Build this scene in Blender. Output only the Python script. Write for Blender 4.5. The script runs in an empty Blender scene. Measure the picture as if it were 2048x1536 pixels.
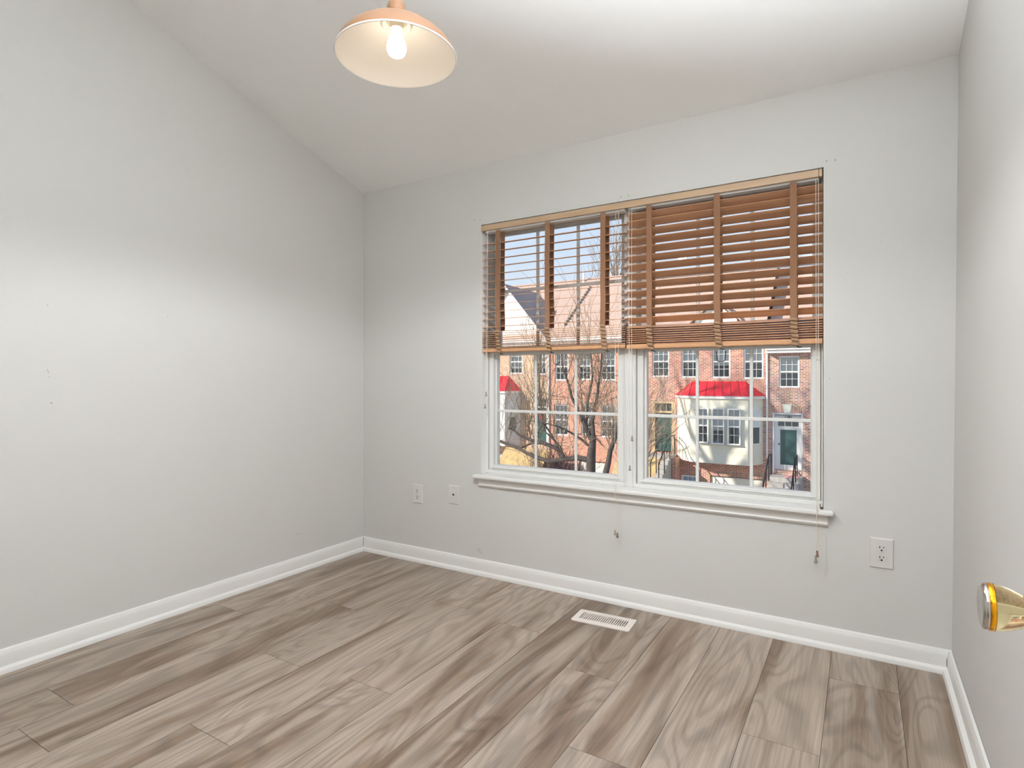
import bpy, bmesh, math, random
from mathutils import Vector, Matrix

random.seed(7)
C = bpy.context.scene.collection
sc = bpy.context.scene
PI = math.pi

# ------------------------------------------------------------------ camera, sky, sun, exposure
cam_d = bpy.data.cameras.new('camera')
cam_d.sensor_width = 36.0
cam_d.lens = 1152.0 / 2048.0 * 36.0
cam_d.shift_y = -7.0 / 2048.0
cam_d.clip_start = 0.02
cam_d.clip_end = 500
cam = bpy.data.objects.new('camera', cam_d)
C.objects.link(cam)
cam.location = (0, 0, 1.12)
cam.rotation_euler = (PI / 2, 0, math.radians(31.25))
sc.camera = cam

vs = sc.view_settings
vs.view_transform = 'Standard'
vs.look = 'None'
vs.gamma = 1.0
vs.use_curve_mapping = False
vs.exposure = 0.0
sc.cycles.use_denoising = True
sc.cycles.max_bounces = 10
sc.cycles.diffuse_bounces = 6
sc.cycles.transparent_max_bounces = 16
sc.cycles.caustics_reflective = False
sc.cycles.caustics_refractive = False
sc.cycles.sample_clamp_indirect = 6.0

SKY = 1.05          # sky strength
SUN = 6.0           # sun strength
LAMP = 61.0         # pendant light
FILL = 117.0        # added fill light bounced off the ceiling
HALL_FILL = 18.0         # added fill light in the hall

world = bpy.data.worlds.new('sky')
sc.world = world
world.use_nodes = True
wn = world.node_tree.nodes
wl = world.node_tree.links
wn.clear()
w_out = wn.new('ShaderNodeOutputWorld')
w_bg = wn.new('ShaderNodeBackground')
w_tc = wn.new('ShaderNodeTexCoord')
w_sep = wn.new('ShaderNodeSeparateXYZ')
w_rmp = wn.new('ShaderNodeValToRGB')
w_rmp.color_ramp.elements[0].position = 0.0
w_rmp.color_ramp.elements[0].color = (0.80, 0.88, 0.95, 1)
w_rmp.color_ramp.elements[1].position = 0.6
w_rmp.color_ramp.elements[1].color = (0.34, 0.52, 0.86, 1)
e_ = w_rmp.color_ramp.elements.new(0.22)
e_.color = (0.66, 0.79, 0.95, 1)
wl.new(w_tc.outputs['Generated'], w_sep.inputs[0])
wl.new(w_sep.outputs['Z'], w_rmp.inputs[0])
wl.new(w_rmp.outputs[0], w_bg.inputs[0])
w_bg.inputs[1].default_value = SKY
wl.new(w_bg.outputs[0], w_out.inputs[0])

sun_d = bpy.data.lights.new('sun', 'SUN')
sun_d.energy = SUN
sun_d.angle = math.radians(0.6)
sun_d.color = (1.0, 0.94, 0.84)
sun = bpy.data.objects.new('sun', sun_d)
C.objects.link(sun)
sun.rotation_euler = Vector((-0.64, -0.60, 0.42)).to_track_quat('Z', 'Y').to_euler()

# added fill light, out of view, bounced off the sloped ceiling above the doorway
fl_d = bpy.data.lights.new('bounce_fill', 'AREA')
fl_d.shape = 'DISK'; fl_d.size = 0.25; fl_d.energy = FILL; fl_d.color = (0.86, 0.93, 1.0); fl_d.spread = math.radians(122)
fl_o = bpy.data.objects.new('bounce_fill', fl_d)
C.objects.link(fl_o)
fl_o.location = (-0.12, 0.26, 1.50)
fl_o.rotation_euler = Vector((-0.12, -0.16, -1.0)).to_track_quat('Z', 'Y').to_euler()

# ------------------------------------------------------------------ helpers
def lin(c):
    return tuple(((v / 255.0) / 12.92 if v / 255.0 <= 0.04045 else ((v / 255.0 + 0.055) / 1.055) ** 2.4) for v in c)

class MB:
    """collects geometry for ONE mesh object (world coordinates)"""
    def __init__(s):
        s.v = []; s.f = []; s.a = []
    def add(s, vs, fs, attr=0.0):
        n = len(s.v)
        s.v += [tuple(p) for p in vs]
        for f in fs:
            s.f.append(tuple(i + n for i in f)); s.a.append(attr)
        return s
    def box(s, x0, x1, y0, y1, z0, z1, attr=0.0):
        return s.add([(x0,y0,z0),(x1,y0,z0),(x1,y1,z0),(x0,y1,z0),(x0,y0,z1),(x1,y0,z1),(x1,y1,z1),(x0,y1,z1)],
                     [(0,3,2,1),(4,5,6,7),(0,1,5,4),(1,2,6,5),(2,3,7,6),(3,0,4,7)], attr)
    def hexa(s, p):   # 8 corners: bottom 4 (ccw), top 4
        return s.add(p, [(0,3,2,1),(4,5,6,7),(0,1,5,4),(1,2,6,5),(2,3,7,6),(3,0,4,7)])
    def prism(s, poly, d):
        n = len(poly); d = Vector(d)
        a = [Vector(p) for p in poly]; b = [p + d for p in a]
        return s.add(a + b, [tuple(range(n))[::-1], tuple(range(n, 2*n))] + [(i, (i+1) % n, n + (i+1) % n, n + i) for i in range(n)])
    def slab(s, quad, t):   # thick sheet from a polygon, thickness vector t
        return s.prism(quad, t)
    def tube(s, pts, rad, n=8, cap=True):
        pts = [Vector(p) for p in pts]
        if not isinstance(rad, (list, tuple)): rad = [rad] * len(pts)
        vs = []; fs = []; up = None
        for i, p in enumerate(pts):
            t = (pts[min(i+1, len(pts)-1)] - pts[max(i-1, 0)])
            if t.length < 1e-9: t = Vector((0,0,1))
            t.normalize()
            if up is None:
                up = Vector((1,0,0)) if abs(t.x) < 0.8 else Vector((0,1,0))
            u = (up - t * up.dot(t)); u.normalize(); up = u
            w = t.cross(u)
            for k in range(n):
                an = 2*PI*k/n
                vs.append(p + (u*math.cos(an) + w*math.sin(an)) * rad[i])
        for i in range(len(pts)-1):
            for k in range(n):
                fs.append((i*n+k, i*n+(k+1)%n, (i+1)*n+(k+1)%n, (i+1)*n+k))
        if cap:
            fs.append(tuple(range(n))[::-1]); fs.append(tuple(range((len(pts)-1)*n, len(pts)*n)))
        return s.add(vs, fs)
    def lathe(s, prof, o, axis='z', n=48, close=True):
        o = Vector(o); vs = []; fs = []
        for r, h in prof:
            for k in range(n):
                a = 2*PI*k/n
                c, d = r*math.cos(a), r*math.sin(a)
                vs.append(o + (Vector((c,d,h)) if axis == 'z' else Vector((h,c,d)) if axis == 'x' else Vector((d,h,c))))
        m = len(prof)
        for i in range(m-1):
            for k in range(n):
                fs.append((i*n+k, i*n+(k+1)%n, (i+1)*n+(k+1)%n, (i+1)*n+k))
        if close:
            fs.append(tuple(range(n))[::-1]); fs.append(tuple(range((m-1)*n, m*n)))
        return s.add(vs, fs)

ORG = {}
def obj(name, mb, mat, parent=None, org=None, smooth=None, bevel=0, seg=2, rot=None):
    """links the collected geometry as ONE mesh object; parts sit at their thing's base"""
    o = bpy.data.objects.new(name, None) if False else None
    if org is None:
        org = ORG[parent.name] if parent is not None else Vector((0,0,0))
    org = Vector(org)
    me = bpy.data.meshes.new(name)
    me.from_pydata([tuple(Vector(p) - org) for p in mb.v], [], mb.f)
    bm = bmesh.new(); bm.from_mesh(me)
    bmesh.ops.recalc_face_normals(bm, faces=bm.faces)
    bm.to_mesh(me); bm.free()
    me.materials.append(mat)
    if any(mb.a):
        at = me.attributes.new('rnd', 'FLOAT', 'FACE')
        at.data.foreach_set('value', mb.a)
    if smooth is not None:
        me.polygons.foreach_set('use_smooth', [True] * len(me.polygons))
        me.set_sharp_from_angle(angle=math.radians(smooth))
    o = bpy.data.objects.new(name, me)
    C.objects.link(o)
    if parent is not None:
        o.parent = parent
    else:
        o.location = org
    ORG[o.name] = org
    if bevel:
        b = o.modifiers.new('edge', 'BEVEL'); b.width = bevel; b.segments = seg
        b.limit_method = 'ANGLE'; b.angle_limit = math.radians(40)
    return o

def tag(o, label=None, cat=None, group=None, kind=None):
    if label: o['label'] = label
    if cat: o['category'] = cat
    if group: o['group'] = group
    if kind: o['kind'] = kind
    return o

def thing(name, loc, label, cat, group=None, kind=None):
    o = bpy.data.objects.new(name, None)
    o.empty_display_size = 0.1
    o.location = loc
    C.objects.link(o)
    ORG[o.name] = Vector(loc)
    return tag(o, label, cat, group, kind)

# ------------------------------------------------------------------ materials
def mat(name, col, rough=0.6, metal=0.0, spec=0.4, bump=0.0, bscale=80, var=0.0, vscale=6, **kw):
    m = bpy.data.materials.new(name); m.use_nodes = True
    nt = m.node_tree; b = nt.nodes['Principled BSDF']
    c = lin(col) + (1,)
    b.inputs['Base Color'].default_value = c
    b.inputs['Roughness'].default_value = rough
    b.inputs['Metallic'].default_value = metal
    b.inputs['Specular IOR Level'].default_value = spec
    for k, v in kw.items():
        b.inputs[k].default_value = v
    if var or bump:
        tc = nt.nodes.new('ShaderNodeTexCoord')
    if var:
        n = nt.nodes.new('ShaderNodeTexNoise'); n.inputs['Scale'].default_value = vscale; n.inputs['Detail'].default_value = 5
        nt.links.new(tc.outputs['Object'], n.inputs['Vector'])
        r = nt.nodes.new('ShaderNodeValToRGB')
        r.color_ramp.elements[0].position = 0.3; r.color_ramp.elements[1].position = 0.7
        r.color_ramp.elements[0].color = tuple(x * (1 - var) for x in c[:3]) + (1,)
        r.color_ramp.elements[1].color = tuple(min(1, x * (1 + var)) for x in c[:3]) + (1,)
        nt.links.new(n.outputs['Fac'], r.inputs[0]); nt.links.new(r.outputs[0], b.inputs['Base Color'])
    if bump:
        n2 = nt.nodes.new('ShaderNodeTexNoise'); n2.inputs['Scale'].default_value = bscale; n2.inputs['Detail'].default_value = 3
        nt.links.new(tc.outputs['Object'], n2.inputs['Vector'])
        bp = nt.nodes.new('ShaderNodeBump'); bp.inputs['Strength'].default_value = bump; bp.inputs['Distance'].default_value = 0.01
        nt.links.new(n2.outputs['Fac'], bp.inputs['Height']); nt.links.new(bp.outputs[0], b.inputs['Normal'])
    return m

def wood_mat(name, c0, c1, rough=0.4, axis=0, scale=1.0):
    """stained wood with grain along one axis"""
    m = bpy.data.materials.new(name); m.use_nodes = True
    nt = m.node_tree; b = nt.nodes['Principled BSDF']
    tc = nt.nodes.new('ShaderNodeTexCoord'); mp = nt.nodes.new('ShaderNodeMapping')
    s = [60 * scale] * 3; s[axis] = 2.5 * scale
    mp.inputs['Scale'].default_value = s
    n = nt.nodes.new('ShaderNodeTexNoise'); n.inputs['Scale'].default_value = 1.0; n.inputs['Detail'].default_value = 4
    r = nt.nodes.new('ShaderNodeValToRGB')
    r.color_ramp.elements[0].position = 0.3; r.color_ramp.elements[1].position = 0.72
    r.color_ramp.elements[0].color = lin(c0) + (1,); r.color_ramp.elements[1].color = lin(c1) + (1,)
    nt.links.new(tc.outputs['Object'], mp.inputs[0]); nt.links.new(mp.outputs[0], n.inputs['Vector'])
    nt.links.new(n.outputs['Fac'], r.inputs[0]); nt.links.new(r.outputs[0], b.inputs['Base Color'])
    b.inputs['Roughness'].default_value = rough
    b.inputs['Specular IOR Level'].default_value = 0.45
    return m

def brick_mat(name, cols, mortar, soldier=False):
    m = bpy.data.materials.new(name); m.use_nodes = True
    nt = m.node_tree; b = nt.nodes['Principled BSDF']; L = nt.links
    g = nt.nodes.new('ShaderNodeNewGeometry'); sp = nt.nodes.new('ShaderNodeSeparateXYZ')
    L.new(g.outputs['Position'], sp.inputs[0])
    ad = nt.nodes.new('ShaderNodeMath'); ad.operation = 'ADD'
    L.new(sp.outputs['X'], ad.inputs[0]); L.new(sp.outputs['Y'], ad.inputs[1])
    cb = nt.nodes.new('ShaderNodeCombineXYZ')
    if soldier:
        L.new(sp.outputs['Z'], cb.inputs[0]); L.new(ad.outputs[0], cb.inputs[1])
    else:
        L.new(ad.outputs[0], cb.inputs[0]); L.new(sp.outputs['Z'], cb.inputs[1])
    br = nt.nodes.new('ShaderNodeTexBrick')
    br.inputs['Scale'].default_value = 1.0
    br.inputs['Brick Width'].default_value = 0.215
    br.inputs['Row Height'].default_value = 0.0715
    br.inputs['Mortar Size'].default_value = 0.011
    br.inputs['Mortar Smooth'].default_value = 0.1
    br.inputs['Bias'].default_value = 0.0
    br.inputs['Color1'].default_value = lin(cols[0]) + (1,)
    br.inputs['Color2'].default_value = lin(cols[1]) + (1,)
    br.inputs['Mortar'].default_value = lin(mortar) + (1,)
    if soldier:
        br.offset = 0.0; br.inputs['Brick Width'].default_value = 0.6
    L.new(cb.outputs[0], br.inputs['Vector'])
    n = nt.nodes.new('ShaderNodeTexNoise'); n.inputs['Scale'].default_value = 5.0; n.inputs['Detail'].default_value = 6
    L.new(g.outputs['Position'], n.inputs['Vector'])
    mx = nt.nodes.new('ShaderNodeMix'); mx.data_type = 'RGBA'; mx.blend_type = 'MULTIPLY'
    mx.inputs[0].default_value = 0.5
    L.new(br.outputs['Color'], mx.inputs[6]); L.new(n.outputs['Color'], mx.inputs[7])
    L.new(mx.outputs[2], b.inputs['Base Color'])
    # keep brightness: brighten the multiply
    hs = nt.nodes.new('ShaderNodeBrightContrast'); hs.inputs['Bright'].default_value = 0.05
    L.new(mx.outputs[2], hs.inputs[0]); L.new(hs.outputs[0], b.inputs['Base Color'])
    b.inputs['Roughness'].default_value = 0.85
    b.inputs['Specular IOR Level'].default_value = 0.2
    return m

def glass_sheet(name, tint=(1, 1, 1)):
    m = bpy.data.materials.new(name); m.use_nodes = True
    nt = m.node_tree; nt.nodes.clear()
    o = nt.nodes.new('ShaderNodeOutputMaterial'); mx = nt.nodes.new('ShaderNodeMixShader')
    t = nt.nodes.new('ShaderNodeBsdfTransparent'); t.inputs[0].default_value = tint + (1,)
    g = nt.nodes.new('ShaderNodeBsdfGlossy'); g.inputs['Roughness'].default_value = 0.02
    f = nt.nodes.new('ShaderNodeFresnel'); f.inputs['IOR'].default_value = 1.35
    nt.links.new(f.outputs[0], mx.inputs[0]); nt.links.new(t.outputs[0], mx.inputs[1]); nt.links.new(g.outputs[0], mx.inputs[2])
    nt.links.new(mx.outputs[0], o.inputs[0])
    return m

def emit_mat(name, col, st):
    m = bpy.data.materials.new(name); m.use_nodes = True
    nt = m.node_tree; nt.nodes.clear()
    o = nt.nodes.new('ShaderNodeOutputMaterial'); e = nt.nodes.new('ShaderNodeEmission')
    e.inputs[0].default_value = lin(col) + (1,); e.inputs[1].default_value = st
    nt.links.new(e.outputs[0], o.inputs[0])
    return m

def floor_mat():
    m = bpy.data.materials.new('grey_oak_planks'); m.use_nodes = True
    nt = m.node_tree; b = nt.nodes['Principled BSDF']; L = nt.links; N = nt.nodes.new
    at = N('ShaderNodeAttribute'); at.attribute_name = 'rnd'
    g = N('ShaderNodeNewGeometry')
    off = N('ShaderNodeCombineXYZ')
    k1 = N('ShaderNodeMath'); k1.operation = 'MULTIPLY'; k1.inputs[1].default_value = 37.0
    k2 = N('ShaderNodeMath'); k2.operation = 'MULTIPLY'; k2.inputs[1].default_value = 91.0
    L.new(at.outputs['Fac'], k1.inputs[0]); L.new(at.outputs['Fac'], k2.inputs[0])
    L.new(k1.outputs[0], off.inputs[0]); L.new(k2.outputs[0], off.inputs[1])
    ps = N('ShaderNodeVectorMath'); ps.operation = 'ADD'
    L.new(g.outputs['Position'], ps.inputs[0]); L.new(off.outputs[0], ps.inputs[1])
    def mapped(sx, sy):
        mp = N('ShaderNodeMapping'); mp.inputs['Scale'].default_value = (sx, sy, 1)
        L.new(ps.outputs[0], mp.inputs[0]); return mp
    # broad streaks
    n1 = N('ShaderNodeTexNoise'); n1.inputs['Scale'].default_value = 1; n1.inputs['Detail'].default_value = 5; n1.inputs['Distortion'].default_value = 1.2
    L.new(mapped(7.0, 0.8).outputs[0], n1.inputs['Vector'])
    # cathedral figure: rings of a tilted log
    n0 = N('ShaderNodeTexNoise'); n0.inputs['Scale'].default_value = 1; n0.inputs['Detail'].default_value = 2.0; n0.inputs['Distortion'].default_value = 0.8
    L.new(mapped(3.6, 0.62).outputs[0], n0.inputs['Vector'])
    ring = N('ShaderNodeMath'); ring.operation = 'MULTIPLY'; ring.inputs[1].default_value = 110.0
    L.new(n0.outputs['Fac'], ring.inputs[0])
    sn = N('ShaderNodeMath'); sn.operation = 'SINE'; L.new(ring.outputs[0], sn.inputs[0])
    # fine pores
    n2 = N('ShaderNodeTexNoise'); n2.inputs['Scale'].default_value = 1; n2.inputs['Detail'].default_value = 4
    L.new(mapped(130.0, 3.0).outputs[0], n2.inputs['Vector'])
    # knots
    n3 = N('ShaderNodeTexNoise'); n3.inputs['Scale'].default_value = 1; n3.inputs['Detail'].default_value = 1
    L.new(mapped(7.0, 2.6).outputs[0], n3.inputs['Vector'])
    r1 = N('ShaderNodeValToRGB'); cr = r1.color_ramp
    cr.elements[0].position = 0.20; cr.elements[0].color = lin((86, 63, 46)) + (1,)
    cr.elements[1].position = 0.72; cr.elements[1].color = lin((170, 153, 139)) + (1,)
    e = cr.elements.new(0.40); e.color = lin((126, 106, 88)) + (1,)
    e = cr.elements.new(0.52); e.color = lin((154, 138, 124)) + (1,)
    L.new(n1.outputs['Fac'], r1.inputs[0])
    def mul(a, facsrc, lo, hi, p0, p1):
        r = N('ShaderNodeMapRange'); r.inputs['From Min'].default_value = p0; r.inputs['From Max'].default_value = p1
        r.inputs['To Min'].default_value = lo; r.inputs['To Max'].default_value = hi
        L.new(facsrc, r.inputs['Value'])
        v = N('ShaderNodeVectorMath'); v.operation = 'SCALE'
        L.new(a, v.inputs[0]); L.new(r.outputs[0], v.inputs['Scale']); return v.outputs[0]
    c = mul(r1.outputs[0], sn.outputs[0], 0.80, 1.05, -1.0, 0.1)
    c = mul(c, n2.outputs['Fac'], 0.80, 1.12, 0.3, 0.7)
    c = mul(c, n3.outputs['Fac'], 1.0, 0.62, 0.70, 0.80)
    c = mul(c, at.outputs['Fac'], 0.90, 1.08, 0, 1)
    L.new(c, b.inputs['Base Color'])
    b.inputs['Roughness'].default_value = 0.36
    b.inputs['Specular IOR Level'].default_value = 0.55
    bp = N('ShaderNodeBump'); bp.inputs['Strength'].default_value = 0.06; bp.inputs['Distance'].default_value = 0.004
    L.new(n2.outputs['Fac'], bp.inputs['Height']); L.new(bp.outputs[0], b.inputs['Normal'])
    return m

M = dict(
    wall=mat('wall_paint', (205, 203, 199), 0.75, spec=0.25, bump=0.04, bscale=220),
    ceil=mat('ceiling_paint', (244, 243, 241), 0.8, spec=0.2, bump=0.04, bscale=220),
    trim=mat('trim_paint', (224, 222, 218), 0.35, spec=0.45),
    vinyl=mat('window_vinyl', (220, 219, 215), 0.35, spec=0.5),
    gap=mat('dark_gap', (40, 38, 36), 0.9),
    glass=glass_sheet('window_glass'),
    floor=floor_mat(),
    seam=mat('plank_seam', (84, 70, 58), 0.9),
    slat=wood_mat('stained_slat', (188, 140, 106), (212, 166, 130), 0.50),
    rail=wood_mat('rail_wood_lit', (188, 138, 98), (204, 156, 114), 0.4),  # same wood as the slats; its different lighting is put into the colour
    valance=wood_mat('valance_wood_lit', (180, 150, 120), (192, 163, 132), 0.45),  # same blind wood, tone set by the light falling on the valance
    tape=mat('ladder_tape', (142, 104, 78), 0.9, bump=0.2, bscale=500),
    fold=mat('ladder_tape_fold', (160, 128, 100), 0.9, bump=0.2, bscale=500),
    head=mat('headrail_metal', (232, 230, 226), 0.4),
    cord=mat('cord', (222, 212, 198), 0.8),
    tassel=mat('grey_tassel', (150, 143, 132), 0.4),
    tassel_b=mat('brown_tassel', (132, 106, 88), 0.4),
    plate=mat('plate_plastic', (211, 208, 203), 0.3, spec=0.5),
    dark=mat('dark_slot', (20, 19, 18), 0.6),
    screw=mat('painted_screw', (190, 187, 181), 0.4),
    scuff=mat('scuff_grey', (172, 169, 164), 0.9),
    scuffl=mat('scuff_light', (184, 181, 176), 0.9),
    hole=mat('nail_hole_dark', (90, 86, 82), 0.9),
    shade=mat('peach_enamel', (140, 100, 68), 0.38, spec=0.4),
    shade_in=mat('cream_enamel', (240, 231, 220), 0.45),
    socket=mat('socket_porcelain', (214, 206, 184), 0.4),
    bulb=emit_mat('lit_bulb', (255, 244, 226), 7.0),
    register=mat('register_enamel', (222, 212, 204), 0.4),
    brass=mat('polished_brass', (232, 160, 34), 0.12, metal=1.0),
    steel=mat('polished_steel', (190, 186, 180), 0.12, metal=1.0),
    clip=mat('rusty_clip', (104, 84, 62), 0.5, metal=0.4),
    door=mat('door_paint', (236, 234, 230), 0.4),
    brickD=brick_mat('brick_rose', ((222, 158, 130), (150, 92, 78)), (246, 228, 208)),
    brickC=brick_mat('brick_red', ((226, 140, 106), (166, 94, 74)), (244, 216, 194)),
    brickB=brick_mat('brick_orange', ((232, 146, 108), (196, 110, 80)), (244, 208, 182)),
    brickA=brick_mat('brick_tan', ((230, 184, 142), (200, 148, 110)), (244, 222, 194)),
    soldier=brick_mat('brick_soldier', ((216, 144, 116), (158, 96, 80)), (244, 224, 204), True),
    ext_white=mat('exterior_white', (240, 238, 232), 0.6),
    bay_cream=mat('bay_cream', (232, 226, 204), 0.7, var=0.03),
    bay_grey=mat('bay_grey', (214, 212, 206), 0.7, var=0.03),
    gable=mat('gable_siding', (240, 236, 226), 0.7),
    red=mat('red_metal_roof', (226, 40, 58), 0.45, spec=0.4),
    redseam=mat('red_metal_seam', (170, 20, 38), 0.45),
    shingle=mat('roof_shingles', (196, 168, 150), 0.9, var=0.12, vscale=14),
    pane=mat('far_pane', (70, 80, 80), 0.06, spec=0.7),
    curtain=mat('far_curtain', (222, 228, 222), 0.8, var=0.08, vscale=9),
    doorgreen=mat('green_door', (58, 92, 84), 0.4),
    doortan=mat('tan_surround', (206, 178, 140), 0.7),
    wreath=mat('red_wreath', (206, 66, 66), 0.9),
    iron=mat('black_iron', (34, 36, 44), 0.5),
    concrete=mat('concrete', (178, 172, 164), 0.9, var=0.08),
    keystone=mat('keystone', (222, 222, 206), 0.8),
    garage=mat('garage_white', (236, 232, 218), 0.6),
    ground=mat('asphalt', (150, 146, 140), 0.95, var=0.06, vscale=2),
    lawn=mat('winter_lawn', (196, 166, 116), 0.95, var=0.2, vscale=5),
    bark=mat('bark_dark', (84, 74, 68), 0.95, var=0.25, vscale=8),
    twig=mat('twig_brown', (146, 126, 104), 0.95),
    twigl=mat('twig_tan', (168, 148, 124), 0.95),
    hedge=mat('bare_hedge', (92, 72, 74), 0.95, var=0.2),
    own_roof=mat('dark_exterior', (120, 112, 104), 0.9),
    mat_pink=mat('pink_mat', (226, 150, 150), 0.9),
)
# clear acrylic of the door knob
acr = bpy.data.materials.new('clear_acrylic'); acr.use_nodes = True
ab = acr.node_tree.nodes['Principled BSDF']
ab.inputs['Base Color'].default_value = lin((242, 226, 178)) + (1,)
ab.inputs['Roughness'].default_value = 0.04
ab.inputs['Transmission Weight'].default_value = 1.0
ab.inputs['IOR'].default_value = 1.45
M['acrylic'] = acr

# ------------------------------------------------------------------ room shell
D = 2.755           # inner face of the window wall
XL, XR = -2.825, 0.293
FY0 = 0.08          # inner face of the door wall
OX0, OX1, OZ0, OZ1 = -1.881, -0.136, 0.579, 2.020   # window opening
SL = 0.332
def zc(y): return 2.36 + SL * (D - y)               # ceiling height
LEAN = 0.0098

def struct(name, mb, m, parent=None, **kw):
    o = obj(name, mb, m, parent, **kw)
    if parent is None: o['kind'] = 'structure'
    return o

# floor: plank strips with their end joints
PW = 0.221; SE = 0.1155
joints = {0: [], -1: [2.476], -2: [1.945], -3: [], -4: [1.597], -5: [2.032], -6: [], -7: [2.25, 1.529], -8: [1.534],
          -9: [2.30, 1.495], -10: [1.496], -11: [2.006, 0.914], -12: [0.914]}
joints = {0: [0.62], -1: [2.476, 1.25], -2: [1.945, 0.7], -3: [2.9, 1.2], -4: [1.597, 0.35], -5: [2.032, 0.8], -6: [1.0], -7: [2.25, 1.02],
          -8: [1.534, 0.3], -9: [2.30, 1.06], -10: [1.496, 0.25], -11: [2.006, 0.76], -12: [0.914], -13: [1.7]}
fl = MB()
for k in range(-14, 2):
    x0 = SE + PW * k; x1 = x0 + PW
    x0 = max(x0, XL - 0.02); x1 = min(x1, 0.34)
    if x1 <= x0: continue
    ys = sorted([D + 0.02] + joints.get(k, []) + [-0.02])
    ys = [y for y in ys if y <= D + 0.02]
    for a, b in zip(ys[:-1], ys[1:]):
        g = 0.0008
        fl.box(x0 + g, x1 - g, a + g, b - g, -0.012, 0.0, random.uniform(0.02, 1))
floor = struct('floor', fl, M['floor'])
sub = MB(); sub.box(XL - 0.15, XR + 0.2, -0.06, D + 0.17, -0.16, -0.0022)
obj('subfloor', sub, M['seam'], floor)

# window wall with its opening
WB = D + 0.17
wb = MB()
wb.box(XL - 0.15, OX0, D, WB, -0.16, 2.6)
wb.box(OX1, XR + 0.2, D, WB, -0.16, 2.6)
wb.box(OX0, OX1, D, WB, -0.16, OZ0 - 0.022)
wb.box(OX0, OX1, D, WB, OZ1, 2.6)
wall_back = struct('wall_back', wb, M['wall'])
# left and right wall (cut to the ceiling slope), door wall
def gable_wall(x, t, lean=0.0):
    m = MB()
    y0, y1 = -1.45, D + 0.05
    p = [(y0, -0.16), (y1, -0.16), (y1, zc(y1) + 0.02), (FY0 - 0.14, zc(FY0 - 0.14) + 0.02), (FY0 - 0.14, 2.45), (y0, 2.45)]
    a = [Vector((x + lean * max(z, 0), y, z)) for y, z in p]
    b = [Vector((x + lean * max(z, 0) + t, y, z)) for y, z in p]
    n = len(p)
    m.add(a + b, [tuple(range(n)), tuple(range(n, 2*n))[::-1]] + [(i, (i+1) % n, n + (i+1) % n, n + i) for i in range(n)])
    return m
wall_left = struct('wall_left', gable_wall(XL, -0.15), M['wall'])
wall_right = struct('wall_right', gable_wall(XR, 0.15, LEAN), M['wall'])
DX0, DX1, DZ = -0.60, 0.165, 2.04
wf = MB()
wf.box(XL - 0.02, DX0, FY0 - 0.12, FY0, -0.16, 3.4)
wf.box(DX1, XR + 0.06, FY0 - 0.12, FY0, -0.16, 3.4)
wf.box(DX0, DX1, FY0 - 0.12, FY0, DZ, 3.4)
wall_front = struct('wall_front', wf, M['wall'])
ce = MB()
ya, yb = FY0 - 0.16, D + 0.17
ce.slab([(XL - 0.15, ya, zc(ya)), (XR + 0.2, ya, zc(ya)), (XR + 0.2, yb, zc(yb)), (XL - 0.15, yb, zc(yb))], (0, 0, 0.15))
ceiling = struct('ceiling', ce, M['ceil'])

# hall behind the doorway
hf = MB(); hf.box(XL - 0.02, XR + 0.02, -1.45, -0.02, -0.16, -0.001)
hall_floor = struct('floor_hall', hf, M['floor'])
hc = MB(); hc.box(XL - 0.02, XR + 0.06, -1.5, FY0 - 0.1, 2.42, 2.55)
struct('ceiling_hall', hc, M['ceil'])
hb = MB(); hb.box(XL - 0.1, XR + 0.1, -1.60, -1.45, -0.16, 2.55)
struct('wall_hall', hb, M['wall'])

# baseboards: moulded board with a shoe strip
def base_profile(shoe=True):
    # (distance from wall, height)
    return [(0, 0), (0.030, 0), (0.030, 0.006), (0.026, 0.016), (0.017, 0.022), (0.014, 0.024), (0.014, 0.066), (0.011, 0.074), (0.007, 0.084), (0, 0.088)]
def base_run(name, f, d):
    m = MB(); m.prism([f(a, b) for a, b in base_profile()], d)
    return struct(name, m, M['trim'], smooth=30)
base_run('baseboard_back', lambda a, b: (XL, D - a, b), (XR + 0.01 - XL, 0, 0))
base_run('baseboard_left', lambda a, b: (XL + a, FY0, b), (0, D - FY0, 0))
base_run('baseboard_right', lambda a, b: (XR + LEAN * b - a, FY0, b), (0, D - FY0, 0))
base_run('baseboard_front', lambda a, b: (XL, FY0 + a, b), (DX0 - 0.06 - XL, 0, 0))
# white boards lining the window opening
jb = MB()
jb.box(OX0 - 0.004, OX0 + 0.0008, D + 0.0005, D + 0.064, OZ0, OZ1); jb.box(OX1 - 0.0008, OX1 + 0.004, D + 0.0005, D + 0.064, OZ0, OZ1)
jb.box(OX0, OX1, D + 0.0005, D + 0.064, OZ1 - 0.0008, OZ1 + 0.004)
struct('trim_5', jb, mat('jamb_paint', (244, 243, 240), 0.4))
# open mitre crack at the right corner of the skirting
ck = MB(); ck.tube([(XR - 0.0138, D - 0.0152, 0.028), (XR - 0.0142, D - 0.0152, 0.05), (XR - 0.012, D - 0.0145, 0.064), (XR - 0.006, D - 0.009, 0.084)], 0.0014, 5)
obj('joint_crack', ck, M['gap'], bpy.data.objects['baseboard_back'])
ck = MB(); ck.tube([(XL + 0.0150, D - 0.0150, 0.03), (XL + 0.0150, D - 0.0150, 0.066), (XL + 0.008, D - 0.008, 0.084)], 0.0011, 5)
obj('joint_crack', ck, M['gap'], bpy.data.objects['baseboard_left'])
# door casing of the doorway (behind the camera)
dc = MB()
for (a, b, c0, c1) in ((DX0 - 0.06, DX0, 0, DZ + 0.06), (DX1, DX1 + 0.06, 0, DZ + 0.06), (DX0, DX1, DZ, DZ + 0.06)):
    dc.box(a, b, FY0, FY0 + 0.014, c0, c1)
struct('trim_3', dc, M['trim'], bevel=0.003)

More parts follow.
